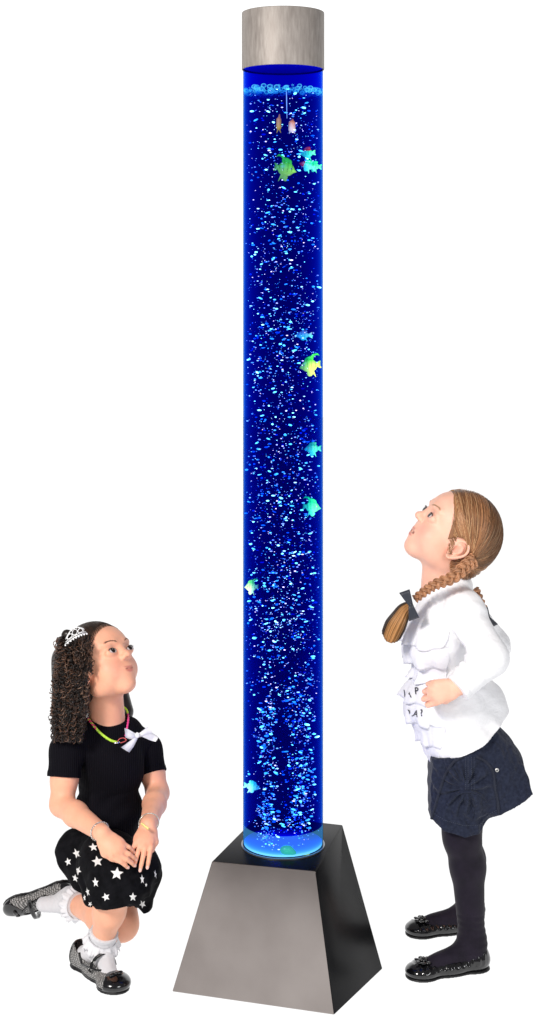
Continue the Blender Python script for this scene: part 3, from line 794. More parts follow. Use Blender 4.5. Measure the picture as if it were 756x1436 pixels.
# tights and shoes
tight = Mat('navy_tights', (.012, .011, .02), .75, 0, sheen=.08, spec=.2)
tight.noisecol((.006, .004, .010), (.012, .008, .018), (25, 25, 25), 4).bump('wave', (600, 600, 20), .0003, .3)
def legs(pts, rad, toeP, heelP, nm):
    s_ = SDF(); s_.chain(pts, rad, .02)
    an = pts[-1]; toe = toeP + np.array([0, 0, .022]); heel = heelP + np.array([0, 0, .026])
    heel = heel + nrm(toeP - heelP) * .034; toe = toe - nrm(toeP - heelP) * .02; s_.cap(an, heel, rad[-1], .024, .02); s_.cap(an * .5 + heel * .5 + (0, 0, 0), toe * .72 + heel * .28, .026, .020, .02)
    s_.post = lambda P, d: np.where(d < .02, d + .0006 * np.sin(P[..., 2] * 420 + 14 * P[..., 0]) * (P[..., 2] < .13) * (P[..., 2] > .04), d)
    return sdfobj('tights', s_, tight.m, SG, .003)
heelN, toeN = at(683, 1357, 3.548), at(573, 1360, 3.49); heelN[2] = toeN[2] = 0
heelF, toeF = at(672, 1303, 3.76), at(572, 1308, 3.72); heelF[2] = toeF[2] = 0
legs([at(642, 1110, 3.55), at(648, 1175, 3.545), at(656, 1215, 3.55), at(662, 1318, 3.55)], [.055, .040, .0375, .0285], toeN, heelN, 'n')
legs([at(655, 1110, 3.66), at(649, 1168, 3.67), at(657, 1205, 3.70), at(660, 1275, 3.745)], [.055, .040, .037, .030], toeF, heelF, 'f')
patent = Mat('black_patent', (.006, .006, .007), .12, 0, coat=.6, spec=.5); patent.noisecol((.002, .002, .003), (.006, .006, .007), (60, 60, 60), 3, (.10, .22))
solem = Mat('shoe_sole', (.008, .008, .009), .5)
for (hp, tp, nm) in ((heelN, toeN, "black ballet flat nearer the camera"), (heelF, toeF, "black ballet flat of the far foot")):
    L = np.linalg.norm(tp - hp); F = Frame((hp + tp) / 2, tp - hp, (0, 0, 1))
    s_ = shoe_sdf(F, L + .008, .037, opening=(.056, .026))
    p0 = s_.post
    def post(P, d, F=F, p0=p0, L=L):
        q = F.loc(P); w = (np.abs(q[..., 1]) < L * .42) * (q[..., 2] > .018)
        return p0(P, d + w * .0012 * np.sin(q[..., 1] * 420))
    s_.post = post
    so = sdfobj('shoe', s_, patent.m, SG, .0022); so['label'] = nm
    sdfobj('sole', sole_sdf(F, L + .008, .037), solem.m, so, .0024)
    q = MB()      # elastic rim round the opening
    ps = []
    for a in np.linspace(0, 2 * math.pi, 40, endpoint=False):
        ps.append(F.p(math.cos(a) * .0245, -.012 + math.sin(a) * .058, .0330 - .006 * math.cos(2 * a) * .0 + (.012 if math.sin(a) < -.6 else 0)))
    # rosette of folded petals on the toe
    cR = F.p(0, L / 2 - .036, .031)
    for k in range(7):
        a = k * 2 * math.pi / 7; d = F.v(math.cos(a), math.sin(a), .25)
        R = np.stack([nrm(np.cross(F.v(0, 0, 1), d)), nrm(d), nrm(np.cross(nrm(np.cross(F.v(0, 0, 1), d)), d))], 1)
        q.sphere(cR + d * .011, (.0075, .011, .0028), 12, 8, 0, (1, 1, 1), R)
    for k in range(5):
        a = k * 2 * math.pi / 5 + .4; q.sphere(cR + F.v(math.cos(a) * .005, math.sin(a) * .005, .006), (.005, .005, .004), 10, 7)
    q.sphere(cR + F.v(0, 0, .010), .0035, 10, 8)
    q.build('rosette', patent.m, so)

# skirt
hemp = [(585, 1085), (598, 1073), (618, 1069), (645, 1060), (676, 1046), (700, 1030), (718, 1013), (735, 1000)]
tx = [at(px, 0, 3.5)[0] for px, _ in hemp]; tz = [at(0, py, 3.5)[2] for _, py in hemp]
denim = Mat('navy_cotton', (.02, .028, .055), .8, 0, sheen=.08, spec=.15)
denim.noisecol((.009, .012, .027), (.020, .026, .050), (150, 150, 150), 6, None, .3, .7).bump('noise', (75, 75, 75), .005, .8, 6)
K = SDF()
K.cap(at(652, 1050, 3.585), at(660, 1085, 3.585), .088, .100, .03)
K.cap(at(641, 1080, 3.55), at(640, 1160, 3.55), .066, .066, .03)
K.cap(at(650, 1080, 3.66), at(652, 1160, 3.66), .066, .066, .03)
K.cap(at(688, 1060, 3.58), at(722, 1125, 3.58), .060, .078, .03)
hx = [at(px, 0, 3.5)[0] for px in (595, 603, 622, 650, 672, 688, 705, 748, 770)]
hz = [at(0, py, 3.5)[2] for py in (1141, 1150, 1163, 1171, 1170, 1153, 1145, 1119, 1112)]
bk0, bk1 = at(718, 1012, 3.55), at(749, 1122, 3.55); bkn = nrm(np.cross(bk1 - bk0, (0, 1, 0))); bkn = bkn if bkn[0] > 0 else -bkn
fk0, fk1 = at(604, 1070, 3.55), at(601, 1150, 3.55); fkn = nrm(np.cross(fk1 - fk0, (0, 1, 0))); fkn = fkn if fkn[0] < 0 else -fkn
cR2 = at(652, 1105, 3.48)
def kpost(P, d):
    x, z = P[..., 0], P[..., 2]
    near = np.clip((3.60 - P[..., 1]) / .08, 0, 1)
    q = P - cR2; ang = np.arctan2(q[..., 2], q[..., 0]); rr_ = np.hypot(q[..., 0], q[..., 2])
    fold = .0050 * np.sin(ang * 11 + 6 * vnoise(P, 18, 4)) * np.clip(rr_ / .03, 0, 1) * np.clip(1.5 - rr_ / .075, 0, 1)
    fold = fold + .0045 * vnoise(P * np.array([1, 1, .6]), 42, 8) + .0024 * vnoise(P, 95, 9)
    zh = np.interp(x, hx, hz)
    seam = -.0016 * ((z - zh < .021) & (z - zh > 0))
    seam2 = -.0014 * (np.abs(x - at(652, 0, 3.5)[0] - .006 * np.sin(z * 30)) < .009) * (z > at(0, 1108, 3.5)[2])
    d = d + (fold + seam + seam2) * near
    d = np.maximum(d, z - np.interp(x, tx, tz) - .004)
    d = np.maximum(d, zh + .004 * (P[..., 1] > 3.62) - z)
    d = np.maximum(d, (P - bk0) @ bkn - .0015 * np.sin(z * 150)); d = np.maximum(d, (P - fk0) @ fkn - .001 * np.sin(z * 190))
    # hollow the leg openings a little so that the hem reads as cloth
    return d
K.post = kpost
hem = K
skirt = sdfobj('skirt', K, denim.m, SG, .0024)
def onto(S_, pts, lift=.001):
    """photo points pushed on to the near side of a surface"""
    o = np.array([at(px, py, 3.25) for px, py in pts]); d = np.array([nrm(at(px, py, 4) - at(px, py, 3)) for px, py in pts])
    P = S_.hit(o, d, .8); ok = np.abs(S_(P)) < .004
    if ok.any() and not ok.all():
        gi = np.nonzero(ok)[0]
        for i in np.nonzero(~ok)[0]:
            k = gi[np.argmin(np.abs(gi - i))]; P[i] = o[i] + d[i] * ((P[k][1] - o[i][1]) / d[i][1])
    return P - d * lift
cordm = Mat('navy_cord', (.012, .016, .034), .8).bump('wave', (500, 500, 900), .0005, .6)
q = MB()
for cp in ([(650, 1061), (637, 1068), (625, 1085), (618, 1105), (612, 1125), (605, 1148)], [(668, 1061), (683, 1070), (692, 1085), (694, 1105), (698, 1124), (699, 1140)]):
    q.tube(onto(K, smooth_pts(cp), .0006), .0032, 8)
q.build('drawstring', cordm.m, skirt)
q = MB()
for (x0, y0, x1, y1) in ((640, 1113, 684, 1113),):
    pp = onto(K, smooth_pts([(628, 1128), (638, 1116), (655, 1110), (672, 1114), (684, 1124)]), .0004); q.tube(pp, .0030, 8)
    pp = onto(K, smooth_pts([(655, 1122), (664, 1135), (661, 1148)]), .0004); q.tube(pp, .0022, 8)
q.build('pocket_flap', denim.m, skirt)
q = MB(); thr = (.05, .06, .09)
for k, dx in enumerate((-6, -2.5, 2.5, 6)):
    for j in range(16):
        y0 = 1062 + j * 2.9; pp = onto(K, [(659 + dx, y0), (659 + dx, y0 + 1.6)], .0006); q.tube(pp, .0006, 5, 0, thr)
for j in range(36):
    x0 = 604 + j * 2.6; yy = np.interp(x0, (603, 622, 650, 672, 688, 700), (1150, 1163, 1171, 1170, 1153, 1147)) - 13; pp = onto(K, [(x0, yy), (x0 + 1.5, yy)], .0006); q.tube(pp, .0006, 5, 0, thr)
q.build('stitching', Mat('thread', thr, .8).vcol().m, skirt)
q = MB(); bp = onto(K, [(697, 1080)], .002)[0]; q.sphere(bp, (.0045, .002, .0045), 16, 8, 0, (.75, .74, .72)); q.sphere(bp + (0, -.0014, 0), (.0026, .0012, .0026), 12, 6, 0, (.12, .12, .12))
q.build('button', Mat('metal_button', (.7, .7, .7), .3, .6).vcol().m, skirt)

# shirt
white = Mat('white_jersey', (.86, .86, .88), .85, 0, spec=.2, sss=.0).bump('noise', (34, 34, 60), .007, .55, 6)
T = SDF()
T.cap(at(628, 826, 3.58), at(626, 850, 3.58), .056, .064, .03)
T.ell(at(613, 895, 3.585), (.072, .092, .080), k=.035)
T.ell(at(632, 982, 3.585), (.101, .094, .092), k=.035)
T.ell(at(656, 1040, 3.585), (.098, .102, .065), k=.035)
T.cap(at(684, 985, 3.585), at(690, 1015, 3.585), .040, .040, .04)
T.cap(at(650, 850, 3.63), at(690, 905, 3.70), .040, .038, .02); T.cap(at(690, 905, 3.70), at(655, 955, 3.74), .038, .03, .02)
ncut = at(630, 815, 3.58)
def tpost(P, d):
    x, z = P[..., 0], P[..., 2]
    d = d + .0016 * vnoise(P, 30, 3) + .0022 * vnoise(P * np.array([.6, 1, 1.4]), 20, 6)
    dr = (P - at(640, 995, 3.5)) @ nrm((.55, 0, .85)); d = d + .0010 * np.sin(dr * 130 + 8 * vnoise(P, 12, 1)) * np.clip((x - at(600, 0, 3.5)[0]) * 12, 0, 1)
    d = np.maximum(d, np.interp(x, tx, tz) - z)
    d = np.maximum(d, (P - ncut) @ nrm((-.45, 0, 1.0)) - .012)
    return d
# near sleeve with drag folds
Sv = SDF()
sh, el, wr = at(651, 856, 3.515), at(687, 922, 3.455), at(645, 962, 3.428)
Sv.cap(at(642, 842, 3.55), sh, .036, .040, .03); Sv.cap(sh, el, .040, .039, .03); Sv.cap(el, wr, .039, .031, .022)
wdir = nrm(wr - el); udir = nrm(el - sh)
def spost(P, d):
    q = P - el; a = q @ wdir; b = q @ udir
    inner = np.clip(((P - (sh + wr) / 2 * .5 - el * .5) @ nrm((sh + wr) / 2 - el)) / .03 + .6, 0, 1)
    f = .0022 * np.sin(a * 310 + 5 * vnoise(P, 25, 2)) * inner * np.clip(a / .02 + .5, 0, 1) * np.clip((.085 - a) / .03, 0, 1)
    f = f + .0017 * np.sin(((P - sh) @ nrm(udir + .7 * wdir)) * 190 + 5 * vnoise(P, 18, 7)) * inner * np.clip(1 - np.abs(b + .05) / .09, 0, 1)
    cuff = -.0016 * (np.abs(((P - wr) @ wdir) - .006) < .009)
    d = d + f + .0012 * vnoise(P, 45, 5) + cuff
    return np.maximum(d, (P - wr) @ wdir - .008)
Sv.post = spost
Sv.cap(sh, el, .004, .004, .001)
T.cap(sh, el, .008, .008, .001); T.cap(el, wr - wdir * .035, .008, .008, .001)
def both(P, d):
    d = tpost(P, d); q = (np.abs(P[..., 1] - 3.47) < .11)
    e = np.full(d.shape, 1.0); e[q] = Sv(P[q]); k = .012
    cutoff = (P - wr) @ wdir > .012
    d = np.where(cutoff & (P[..., 1] < 3.47) , np.maximum(d, .0) + 0 * d, d) if False else d
    h = np.clip(.5 + .5 * (d - e) / k, 0, 1)
    return d * (1 - h) + e * h - k * h * (1 - h)
T.post = both; T.pad = .06
shirt = sdfobj('shirt', T, white.m, SG, .0024)
# ruffle tiers across the front
frill = Mat('white_ruffle', (.82, .82, .86), .85, 0, spec=.15).bump('noise', (70, 70, 70), .004, .5, 5)
tiers = [(872, 905, 575, 628, .011), (900, 935, 566, 628, .015), (930, 957, 562, 616, .012), (953, 986, 566, 600, .012), (984, 1018, 572, 604, .012), (1012, 1046, 584, 616, .010), (1040, 1076, 594, 618, .007)]
ruff = []
TD = SDF(); TD.pr = T.pr; TD.post = None
for (i, (y0, y1, xa, xb, fl)) in enumerate(tiers):
    nu, nv = 60, 9; G = np.zeros((nu, nv, 3))
    zt = at(0, y0, 3.54)[2]; zb = at(0, y1, 3.54)[2]
    cx, cy = at(632, 0, 3.585)[0], 3.585
    aend = math.radians((262, 264, 258, 238, 238, 256, 246)[i]); aa_ = np.linspace(math.radians(100), aend, nu)          # far front to near side
    d = np.stack([np.cos(aa_), np.sin(aa_), np.zeros(nu)], 1)
    for j in range(nv):
        v = j / (nv - 1); e3 = np.clip((aend - aa_) / .16, 0, 1) ** .5; z = zt + (zb - zt) * v * (.10 + .90 * e3)
        o = np.stack([cx + d[:, 0] * .25, cy + d[:, 1] * .25, z], 1)
        ps = TD.hit(o, -d, .25)
        endf = np.clip((aend - aa_) / 1.0, 0, 1)
        w = fl * v ** .8 * (1 + .55 * np.sin(aa_ * 13 + i * 2.1) * v) + .0016 + .0022 * v * np.sin(aa_ * 31 + i)
        G[:, j] = ps + d * (w * (.06 + .94 * endf))[:, None] + np.array([0, 0, 1.]) * (.0035 * v * np.sin(aa_ * 9 + i * 1.7))[:, None]
    q = MB(); q.sheet(G, 0, (1, 1, 1), .0014); ruff.append(G); r_ = q.build('ruffle', frill.m, shirt)
# printed letters on two of the tiers
ink = Mat('grey_print', (.06, .06, .07), .8).m
def near_surf(G, px, py):
    q = G.reshape(-1, 3); u = 378 + q[:, 0] * FPX / q[:, 1]; w = HOR + (CAM_H - q[:, 2]) * FPX / q[:, 1]
    dd = (u - px) ** 2 + (w - py) ** 2 + (q[:, 1] > 3.60) * 1e4; k = np.argsort(dd)[:4]; wt = 1 / (dd[k] + .3); return (q[k, 1] * wt).sum() / wt.sum()
for (ti, row, sz) in ((3, [('\\', 567, 973, 13, -8), ('A', 573, 972, 16, -8), ('P', 584, 969, 13, 5)], 0), (4, [('I', 568, 995, 10, -15), ('n', 573, 998, 13, -25), ('.', 578, 1001, 11, 0), ('A', 583, 1001, 12, -15), ('?', 591, 1000, 13, 5)], 0)):
    q = MB()
    for (ch, px, py, s_, rot) in row:
        V, F = text_mesh(ch, 1.0); c_, s1 = math.cos(math.radians(rot)), math.sin(math.radians(rot))
        X = V[:, 0] * c_ - V[:, 1] * s1; Y = V[:, 0] * s1 + V[:, 1] * c_
        W = np.array([at(px + x * s_ * .8, py - y * s_ * 1.05, near_surf(ruff[ti], px + x * s_ * .8, py - y * s_ * 1.05) - .0035) for x, y in zip(X, Y)])
        q.add(W, F)
    q.build('lettering', ink, shirt, False)

# hair
hairA = Mat('fair_hair', (.4, .2, .08), .42, 0, spec=.4).vcol().m
HC = SDF()
HA.ell(HC, (0, -.008, .032), (.076, .084, .078), k=.01)
HA.ell(HC, (0, -.052, .004), (.058, .042, .060), k=.03)
HA.ell(HC, (0, -.045, -.030), (.050, .038, .030), k=.03)
def hcpost(P, d):
    q = HA.loc(P)
    front = q[..., 1] * .86 - q[..., 2] * .50 - .030 + .16 * np.abs(q[..., 0]) - .9 * np.clip(q[..., 0] - .004, 0, .022)
    d = np.maximum(d, front)
    ear = np.linalg.norm((q - np.array([0, -.004, -.016])) / np.array([9, .023, .033]), axis=-1) - 1
    d = np.maximum(d, -ear * .02)
    return d
HC.post = hcpost
rgA = np.random.RandomState(21)
gat = [HA.p(.062, -.046, -.012), HA.p(-.062, -.046, -.012)]      # her right / her left (near) gather points
def hair_col(V):
    n = vnoise(V, 90, 2)[:, None]; return np.clip(np.array((.24, .11, .05)) * (1 + .3 * n), 0, 1)
hair = sdfobj('hair', HC, hairA, SG, .0025, hair_col)
mb = MB()
rts, gts = [], []
for i in range(3000):
    near = rgA.rand() < .8; g_ = gat[1] if near else gat[0]; sx = -1 if near else 1
    t_ = rgA.rand()
    if t_ < .55:
        a = rgA.uniform(-.35, 1.57); x = sx * (.004 + .074 * math.sin(max(0, 1.57 - a)) ** .8) if a > 0 else sx * .074
        z = .098 * math.sin(a) if a > 0 else .098 * a; y = (z * .50 + .030 - .16 * abs(x)) / .86
    elif t_ < .8:
        b = rgA.uniform(0, 2.6); x = sx * rgA.uniform(.001, .01); y = -.02 + .11 * math.cos(b + .6); z = .03 + .11 * math.sin(b + .6)
    else:
        x = sx * rgA.uniform(.0, .09); y = rgA.uniform(-.11, 0); z = rgA.uniform(-.05, .1)
    rts.append(HA.p(x, y, z)); gts.append(g_ + HA.v(0, rgA.normal() * .004, rgA.normal() * .005))
for P in strands_on(HC, HA, np.array(rts), np.array(gts), 14, .0005 + .0018 * rgA.rand(len(rts))):
    if len(P) < 4: continue
    k = rgA.rand(); c_ = np.array((.36, .165, .072)) * (.5 + .9 * k) if rgA.rand() < .80 else np.array((.62, .36, .18))
    if P[:, 2].mean() > HA.p(0, -.02, .085)[2] - .0 or P[:, 0].mean() > HA.p(0, -.070, 0)[0] + .01: c_ = c_ * .45  # top and back strands darkened to imitate the dark studio edge
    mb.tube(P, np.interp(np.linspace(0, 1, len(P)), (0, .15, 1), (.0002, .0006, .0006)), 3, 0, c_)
rw = [];  gw = []
for i in range(520):
    near = rgA.rand() < .85; sx = -1 if near else 1; a = rgA.uniform(-.35, 1.5)
    x = sx * (.004 + .072 * math.sin(max(0, 1.57 - a)) ** .8) if a > 0 else sx * .072; z = .096 * math.sin(a) if a > 0 else .098 * a
    y = (z * .50 + .030 - .16 * abs(x)) / .86 + rgA.uniform(.001, .011); rw.append(HA.p(x, y, z)); gw.append(gat[1] if near else gat[0])
wisps(A, HA, np.array(rw), np.array(gw), mb, lambda: np.array((.34, .17, .08)) * (.7 + .7 * rgA.rand()))
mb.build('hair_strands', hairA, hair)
# braid over the near shoulder
def braid(path, rad, name, parent, turns, c0=(.42, .20, .10)):
    P = smooth_pts(path, 160); T_ = np.gradient(P, axis=0); T_ /= np.linalg.norm(T_, axis=1, keepdims=True)
    side = np.cross(T_, (0, 1, .12)); side /= np.linalg.norm(side, axis=1, keepdims=True); dep = np.cross(T_, side)
    R_ = np.interp(np.linspace(0, 1, 160), (0, .15, 1), (rad * 1.25, rad * 1.15, rad * .72))
    q = MB(); ph = np.linspace(0, turns * 2 * math.pi, 160)
    for k in range(3):
        a = ph + k * 2 * math.pi / 3
        C = P + side * (np.sin(a) * R_ * .78)[:, None] + dep * (np.sin(2 * a) * R_ * .40)[:, None]
        for m in range(11):
            b = m * 2.4; rr_ = math.sqrt(m / 11) * .50
            off = side * (math.cos(b) * rr_ * R_)[:, None] + dep * (math.sin(b) * rr_ * R_)[:, None]
            c_ = np.array(c0) * (.62 + .8 * rgA.rand())
            q.tube(C + off, R_ * .19, 5, 0, c_)
    return q.build(name, hairA, parent)
braid([at(664, 785, 3.50), at(652, 795, 3.485), at(634, 810, 3.47), at(612, 819, 3.475), at(596, 829, 3.49), at(582, 840, 3.50)], .0108, 'braid', hair, 4.2)
braid([at(664, 828, 3.615), at(672, 843, 3.615), at(680, 858, 3.62)], .010, 'braid', hair, 1.6)
# loose tail below the bow: a full rounded paddle of hair
q = MB()
for i in range(420):
    u = rgA.uniform(-1, 1); v = rgA.uniform(-1, 1)
    if u * u + v * v > 1.15: continue
    ctr = [at(577, 848, 3.50), at(568, 855, 3.50), at(560, 868, 3.495), at(553, 881, 3.495), at(548, 893, 3.495), at(545, 901, 3.495)]
    pts = smooth_pts(ctr, 22); tt = np.linspace(0, 1, 22); end = 1 - .20 * u * u
    w = np.interp(tt, (0, .25, .55, .8, 1), (.35, .85, 1.15, 1.05, .62))
    T_ = np.gradient(pts, axis=0); T_ /= np.linalg.norm(T_, axis=1, keepdims=True); sd = np.cross(T_, (0, 1, 0))
    pts = pts + sd * (u * .0205 * w)[:, None] + np.array([0, 1, 0]) * (v * .011 * w)[:, None]
    n_ = max(8, int(22 * end)) - rgA.randint(0, 2)
    c_ = np.array((.035, .020, .014)) if abs(u) > .80 else np.array((.52, .25, .085)) * (1.15 - .75 * abs(u + .1)) * (.55 + .7 * rgA.rand())  # rim strands painted dark for the dark studio behind the tail
    q.tube(pts[:n_], .0011, 4, 0, c_)
q.build('hair_tail', hairA, hair)
navy = Mat('navy_ribbon', (.012, .016, .028), .45, 0, sheen=.2).m
ribbon_bow(SG, 'hair_bow', at(576, 848, 3.478), (-.35, -.1, 1), (-1, 0, -.35), (0, -1, 0), .034, navy, False)
ribbon_bow(SG, 'hair_bow', at(685, 866, 3.60), (.6, .1, -1), (1, 0, .5), (0, -1, .1), .024, navy, False)
# ================================================================== kneeling girl
KG = empty('person', (-.36, 3.58, 0), "kneeling girl with dark curls, tiara, black top and star print skirt", "person")
skinB = skin_mat('skin_warm')
HB = Frame(at(143, 934, 3.62), (.70, -.43, .57), (-.48, .42, .77), .97)
spB = []
B_ = SDF()
head(B_, HB, spB, (.60, .17, .14), (.86, .36, .26), smile=1)
B_.cap(at(146, 955, 3.64), at(150, 1015, 3.645), .041, .043, .02)
B_.ell(at(152, 1060, 3.645), (.068, .052, .065), k=.03)
B_.ell(at(152, 1130, 3.66), (.066, .052, .060), k=.03)
B_.ell(at(148, 1180, 3.68), (.070, .065, .055), k=.03)
sR, eR, wR = at(94, 1052, 3.59), at(87, 1128, 3.555), at(143, 1168, 3.405)
sL, eL, wL = at(205, 1050, 3.70), at(221, 1112, 3.655), at(208, 1157, 3.465)
B_.chain([sR, sR * .45 + eR * .55, eR], [.032, .030, .0265], .012); B_.chain([eR, eR * .65 + wR * .35, wR], [.0265, .027, .0185], .012)
B_.chain([sL, sL * .45 + eL * .55, eL], [.030, .028, .0255], .012); B_.chain([eL, eL * .65 + wL * .35, wL], [.0255, .026, .0185], .012)
fR = at(163, 1190, 3.39) - wR
nB = hand(B_, wR + nrm(fR) * .004, fR, (.15, -.85, .62), 1, .95, ((14, 26, 18), (16, 26, 18), (18, 26, 18), (20, 28, 18)), .0, .75, spB, (.80, .36, .25), fan=[-.42, -.46, -.44, -.40])
fL = at(199, 1190, 3.42) - wL
nB += hand(B_, wL, fL, (.05, -.92, .45), -1, .93, ((16, 22, 18), (14, 20, 16), (12, 20, 16), (12, 22, 18)), .08, .6, spB, (.80, .36, .25))
hipP = at(140, 1192, 3.66)
kR, aR = at(163, 1235, 3.46), at(141, 1330, 3.53)         # raised knee and its ankle
kL, aL = at(171, 1296, 3.59), at(103, 1266, 3.80)          # knee on the floor and its ankle
B_.chain([hipP, kR, kR * .55 + aR * .45, aR], [.055, .046, .0335, .0215], .02)
B_.chain([at(160, 1195, 3.66), kL, kL * .6 + aL * .4, aL], [.052, .035, .036, .022], .02)
for (p, r) in ((at(165, 1275, 3.42), .04), (at(178, 1318, 3.55), .03)): spB.append((p, r, (.72, .34, .24), .35))
for p in (eR, eL): spB.append((p, .03, (.76, .38, .27), .35))
# feet inside the socks
def foot(S_, an, toe, heel): S_.cap(an, heel, .021, .020, .015); S_.cap(an, toe, .020, .014, .015)
hB, tB = at(108, 1352, 3.575), at(172, 1394, 3.42); hB[2] = tB[2] = 0
foot(B_, aR, tB * .75 + hB * .25 + (0, 0, .02), hB * .8 + tB * .2 + (0, 0, .025))
skcB = (.87, .43, .28)
bodyB = sdfobj('body', B_, skinB, KG, .0023, spots_col(skcB, spB))
nail_mesh(nB, bodyB)
eyes(B_, HB, bodyB, (.022, .011, .007), (.15, .35), (.22, .11, .07), (.02, .012, .01))

# ribbed black top
knit = Mat('black_rib_knit', (.010, .010, .014), .85, 0, spec=.06)
tcn = knit.n('ShaderNodeTexCoord'); sp_ = knit.n('ShaderNodeSeparateXYZ'); knit.l(tcn.outputs['Object'], sp_.inputs[0])
m1 = knit.n('ShaderNodeMath', operation='MULTIPLY'); m1.inputs[1].default_value = 1500; knit.l(sp_.outputs[0], m1.inputs[0])
m2 = knit.n('ShaderNodeMath', operation='SINE'); knit.l(m1.outputs[0], m2.inputs[0])
bp_ = knit.n('ShaderNodeBump'); bp_.inputs['Distance'].default_value = .0008; bp_.inputs['Strength'].default_value = .5; knit.l(m2.outputs[0], bp_.inputs['Height']); knit.l(bp_.outputs[0], knit.b.inputs['Normal'])
cr = knit.n('ShaderNodeMapRange'); cr.inputs[1].default_value = -1; cr.inputs[3].default_value = .6; cr.inputs[4].default_value = 1.15; knit.l(m2.outputs[0], cr.inputs[0])
vs = knit.n('ShaderNodeVectorMath', operation='SCALE'); vs.inputs[0].default_value = (.0055, .005, .008); knit.l(cr.outputs[0], vs.inputs['Scale']); knit.l(vs.outputs[0], knit.b.inputs['Base Color'])
U = SDF()
Rb = rotm(0, 0, -28 + 0)
U.cap(at(151, 1032, 3.645), at(153, 1045, 3.645), .054, .070, .03)
U.ell(at(153, 1075, 3.645), (.088, .066, .080), Rb, .03)
U.ell(at(153, 1135, 3.655), (.083, .066, .075), Rb, .03)
U.cap(at(104, 1044, 3.60), at(198, 1040, 3.69), .034, .032, .03); U.cap(at(120, 1024, 3.62), at(182, 1022, 3.67), .024, .024, .03)
U.ell(at(148, 1178, 3.672), (.086, .078, .050), Rb, .03)
def upost(P, d):
    d = d + .0016 * vnoise(P, 26, 2) + .0011 * np.sin(P[..., 2] * 150 + 9 * vnoise(P, 10, 4)) * (P[..., 2] < .38)
    nc = at(154, 1002, 3.60)                                                 # neckline scoop
    q = P - nc
    d = np.maximum(d, -(np.sqrt((q[..., 0] / 1.25) ** 2 + ((q[..., 1] - .035) / 1.3) ** 2 + (q[..., 2] / .62) ** 2) - .047))
    return d
U.post = upost
top_ = sdfobj('top', U, knit.m, KG, .0025)
hemband = Mat('knit_edge', (.008, .008, .011), .8)
for (s0, e0, tt, r0, r1) in ((sR, eR, .50, .037, .039), (sL, eL, .58, .034, .034)):
    Q = SDF(); ax_ = nrm(e0 - s0); cut = s0 + (e0 - s0) * tt
    Q.cap(s0 + (at(152, 1040, 3.645) - s0) * .35, s0, r0 * .8, r0 * .95, .02); Q.cap(s0, e0, r0, r1, .02)
    Q.post = lambda P, d, ax_=ax_, cut=cut: np.maximum(d + .0016 * vnoise(P, 35, 6) - .0010 * (np.abs((P - cut) @ ax_ + .006) < .006), (P - cut) @ ax_)
    sl_ = sdfobj('sleeve', Q, knit.m, top_, .0024)

# star print skirt
blk = Mat('black_skirt_cloth', (.008, .008, .011), .8, 0, spec=.06).noisecol((.003, .003, .004), (.007, .007, .009), (60, 60, 60), 4).bump('noise', (400, 400, 400), .0005, .3)
Y = SDF()
Y.ell(at(140, 1195, 3.66), (.098, .085, .058), k=.03)
Y.cap(at(138, 1200, 3.62), at(172, 1222, 3.475), .070, .066, .03)
Y.cap(at(186, 1222, 3.50), at(178, 1232, 3.48), .050, .050, .03)
Y.cap(at(150, 1212, 3.52), at(156, 1240, 3.47), .062, .060, .03)
Y.cap(at(105, 1190, 3.62), at(125, 1255, 3.55), .042, .022, .025)
Y.cap(at(128, 1235, 3.50), at(128, 1262, 3.50), .024, .015, .02)
Y.cap(at(205, 1225, 3.52), at(200, 1272, 3.54), .030, .020, .02)
Y.cap(at(212, 1222, 3.53), at(205, 1215, 3.50), .022, .034, .02)
Y.cap(at(190, 1250, 3.52), at(196, 1270, 3.54), .03, .024, .02)
yx = [at(px, 0, 3.48)[0] for px in (80, 112, 118, 128, 140, 160, 180, 190, 200, 214, 230)]
yz = [at(0, py, 3.48)[2] for py in (1262, 1268, 1277, 1277, 1264, 1259, 1260, 1278, 1290, 1288, 1280)]
def ypost(P, d):
    d = d + .0040 * vnoise(P * np.array([1, 1, .7]), 22, 3) + .0026 * vnoise(P, 48, 5)
    d = d + .0024 * np.sin(P[..., 0] * 150 + 7 * vnoise(P, 14, 1)) * np.clip((.26 - P[..., 2]) / .05, 0, 1)
    zh = np.interp(P[..., 0], yx, yz) + np.clip(P[..., 1] - 3.56, 0, 1) * .25
    return np.maximum(d, zh - P[..., 2])
Y.post = ypost
VY, FY = Y.mesh(.0025)
mY = MB(); mY.add(VY, [tuple(f) for f in FY], 0)
starm = Mat('white_star_print', (.78, .77, .76), .8).m
def star(px, py, r, rot, sq=1.0, shear=0.0, part=None):
    rr_ = []
    for k in range(10):
        a = math.radians(rot + 90 + k * 36); R_ = r * (1 if k % 2 == 0 else .45); rr_.append((math.cos(a) * R_ * sq, -math.sin(a) * R_ + shear * math.cos(a) * R_))
    pts = [(px, py)]
    n = 5
    rings = [[(px + x * t / n, py + y * t / n) for (x, y) in [((1 - f) * rr_[k][0] + f * rr_[(k + 1) % 10][0], (1 - f) * rr_[k][1] + f * rr_[(k + 1) % 10][1]) for k in range(10) for f in (0, .5)]] for t in range(1, n + 1)]
    for rg in rings: pts += rg
    P = onto(Y, pts, .0008)
    bad = P[:, 1] > np.median(P[:, 1]) + .035
    F = []
    for k in range(20): F.append((0, 1 + k, 1 + (k + 1) % 20))
    for t in range(n - 1):
        for k in range(20):
            a = 1 + t * 20 + k; b = 1 + t * 20 + (k + 1) % 20; F.append((a, a + 20, b + 20, b))
    F = [f for f in F if not any(bad[i] for i in f)]
    mY.add(P, F, 1)
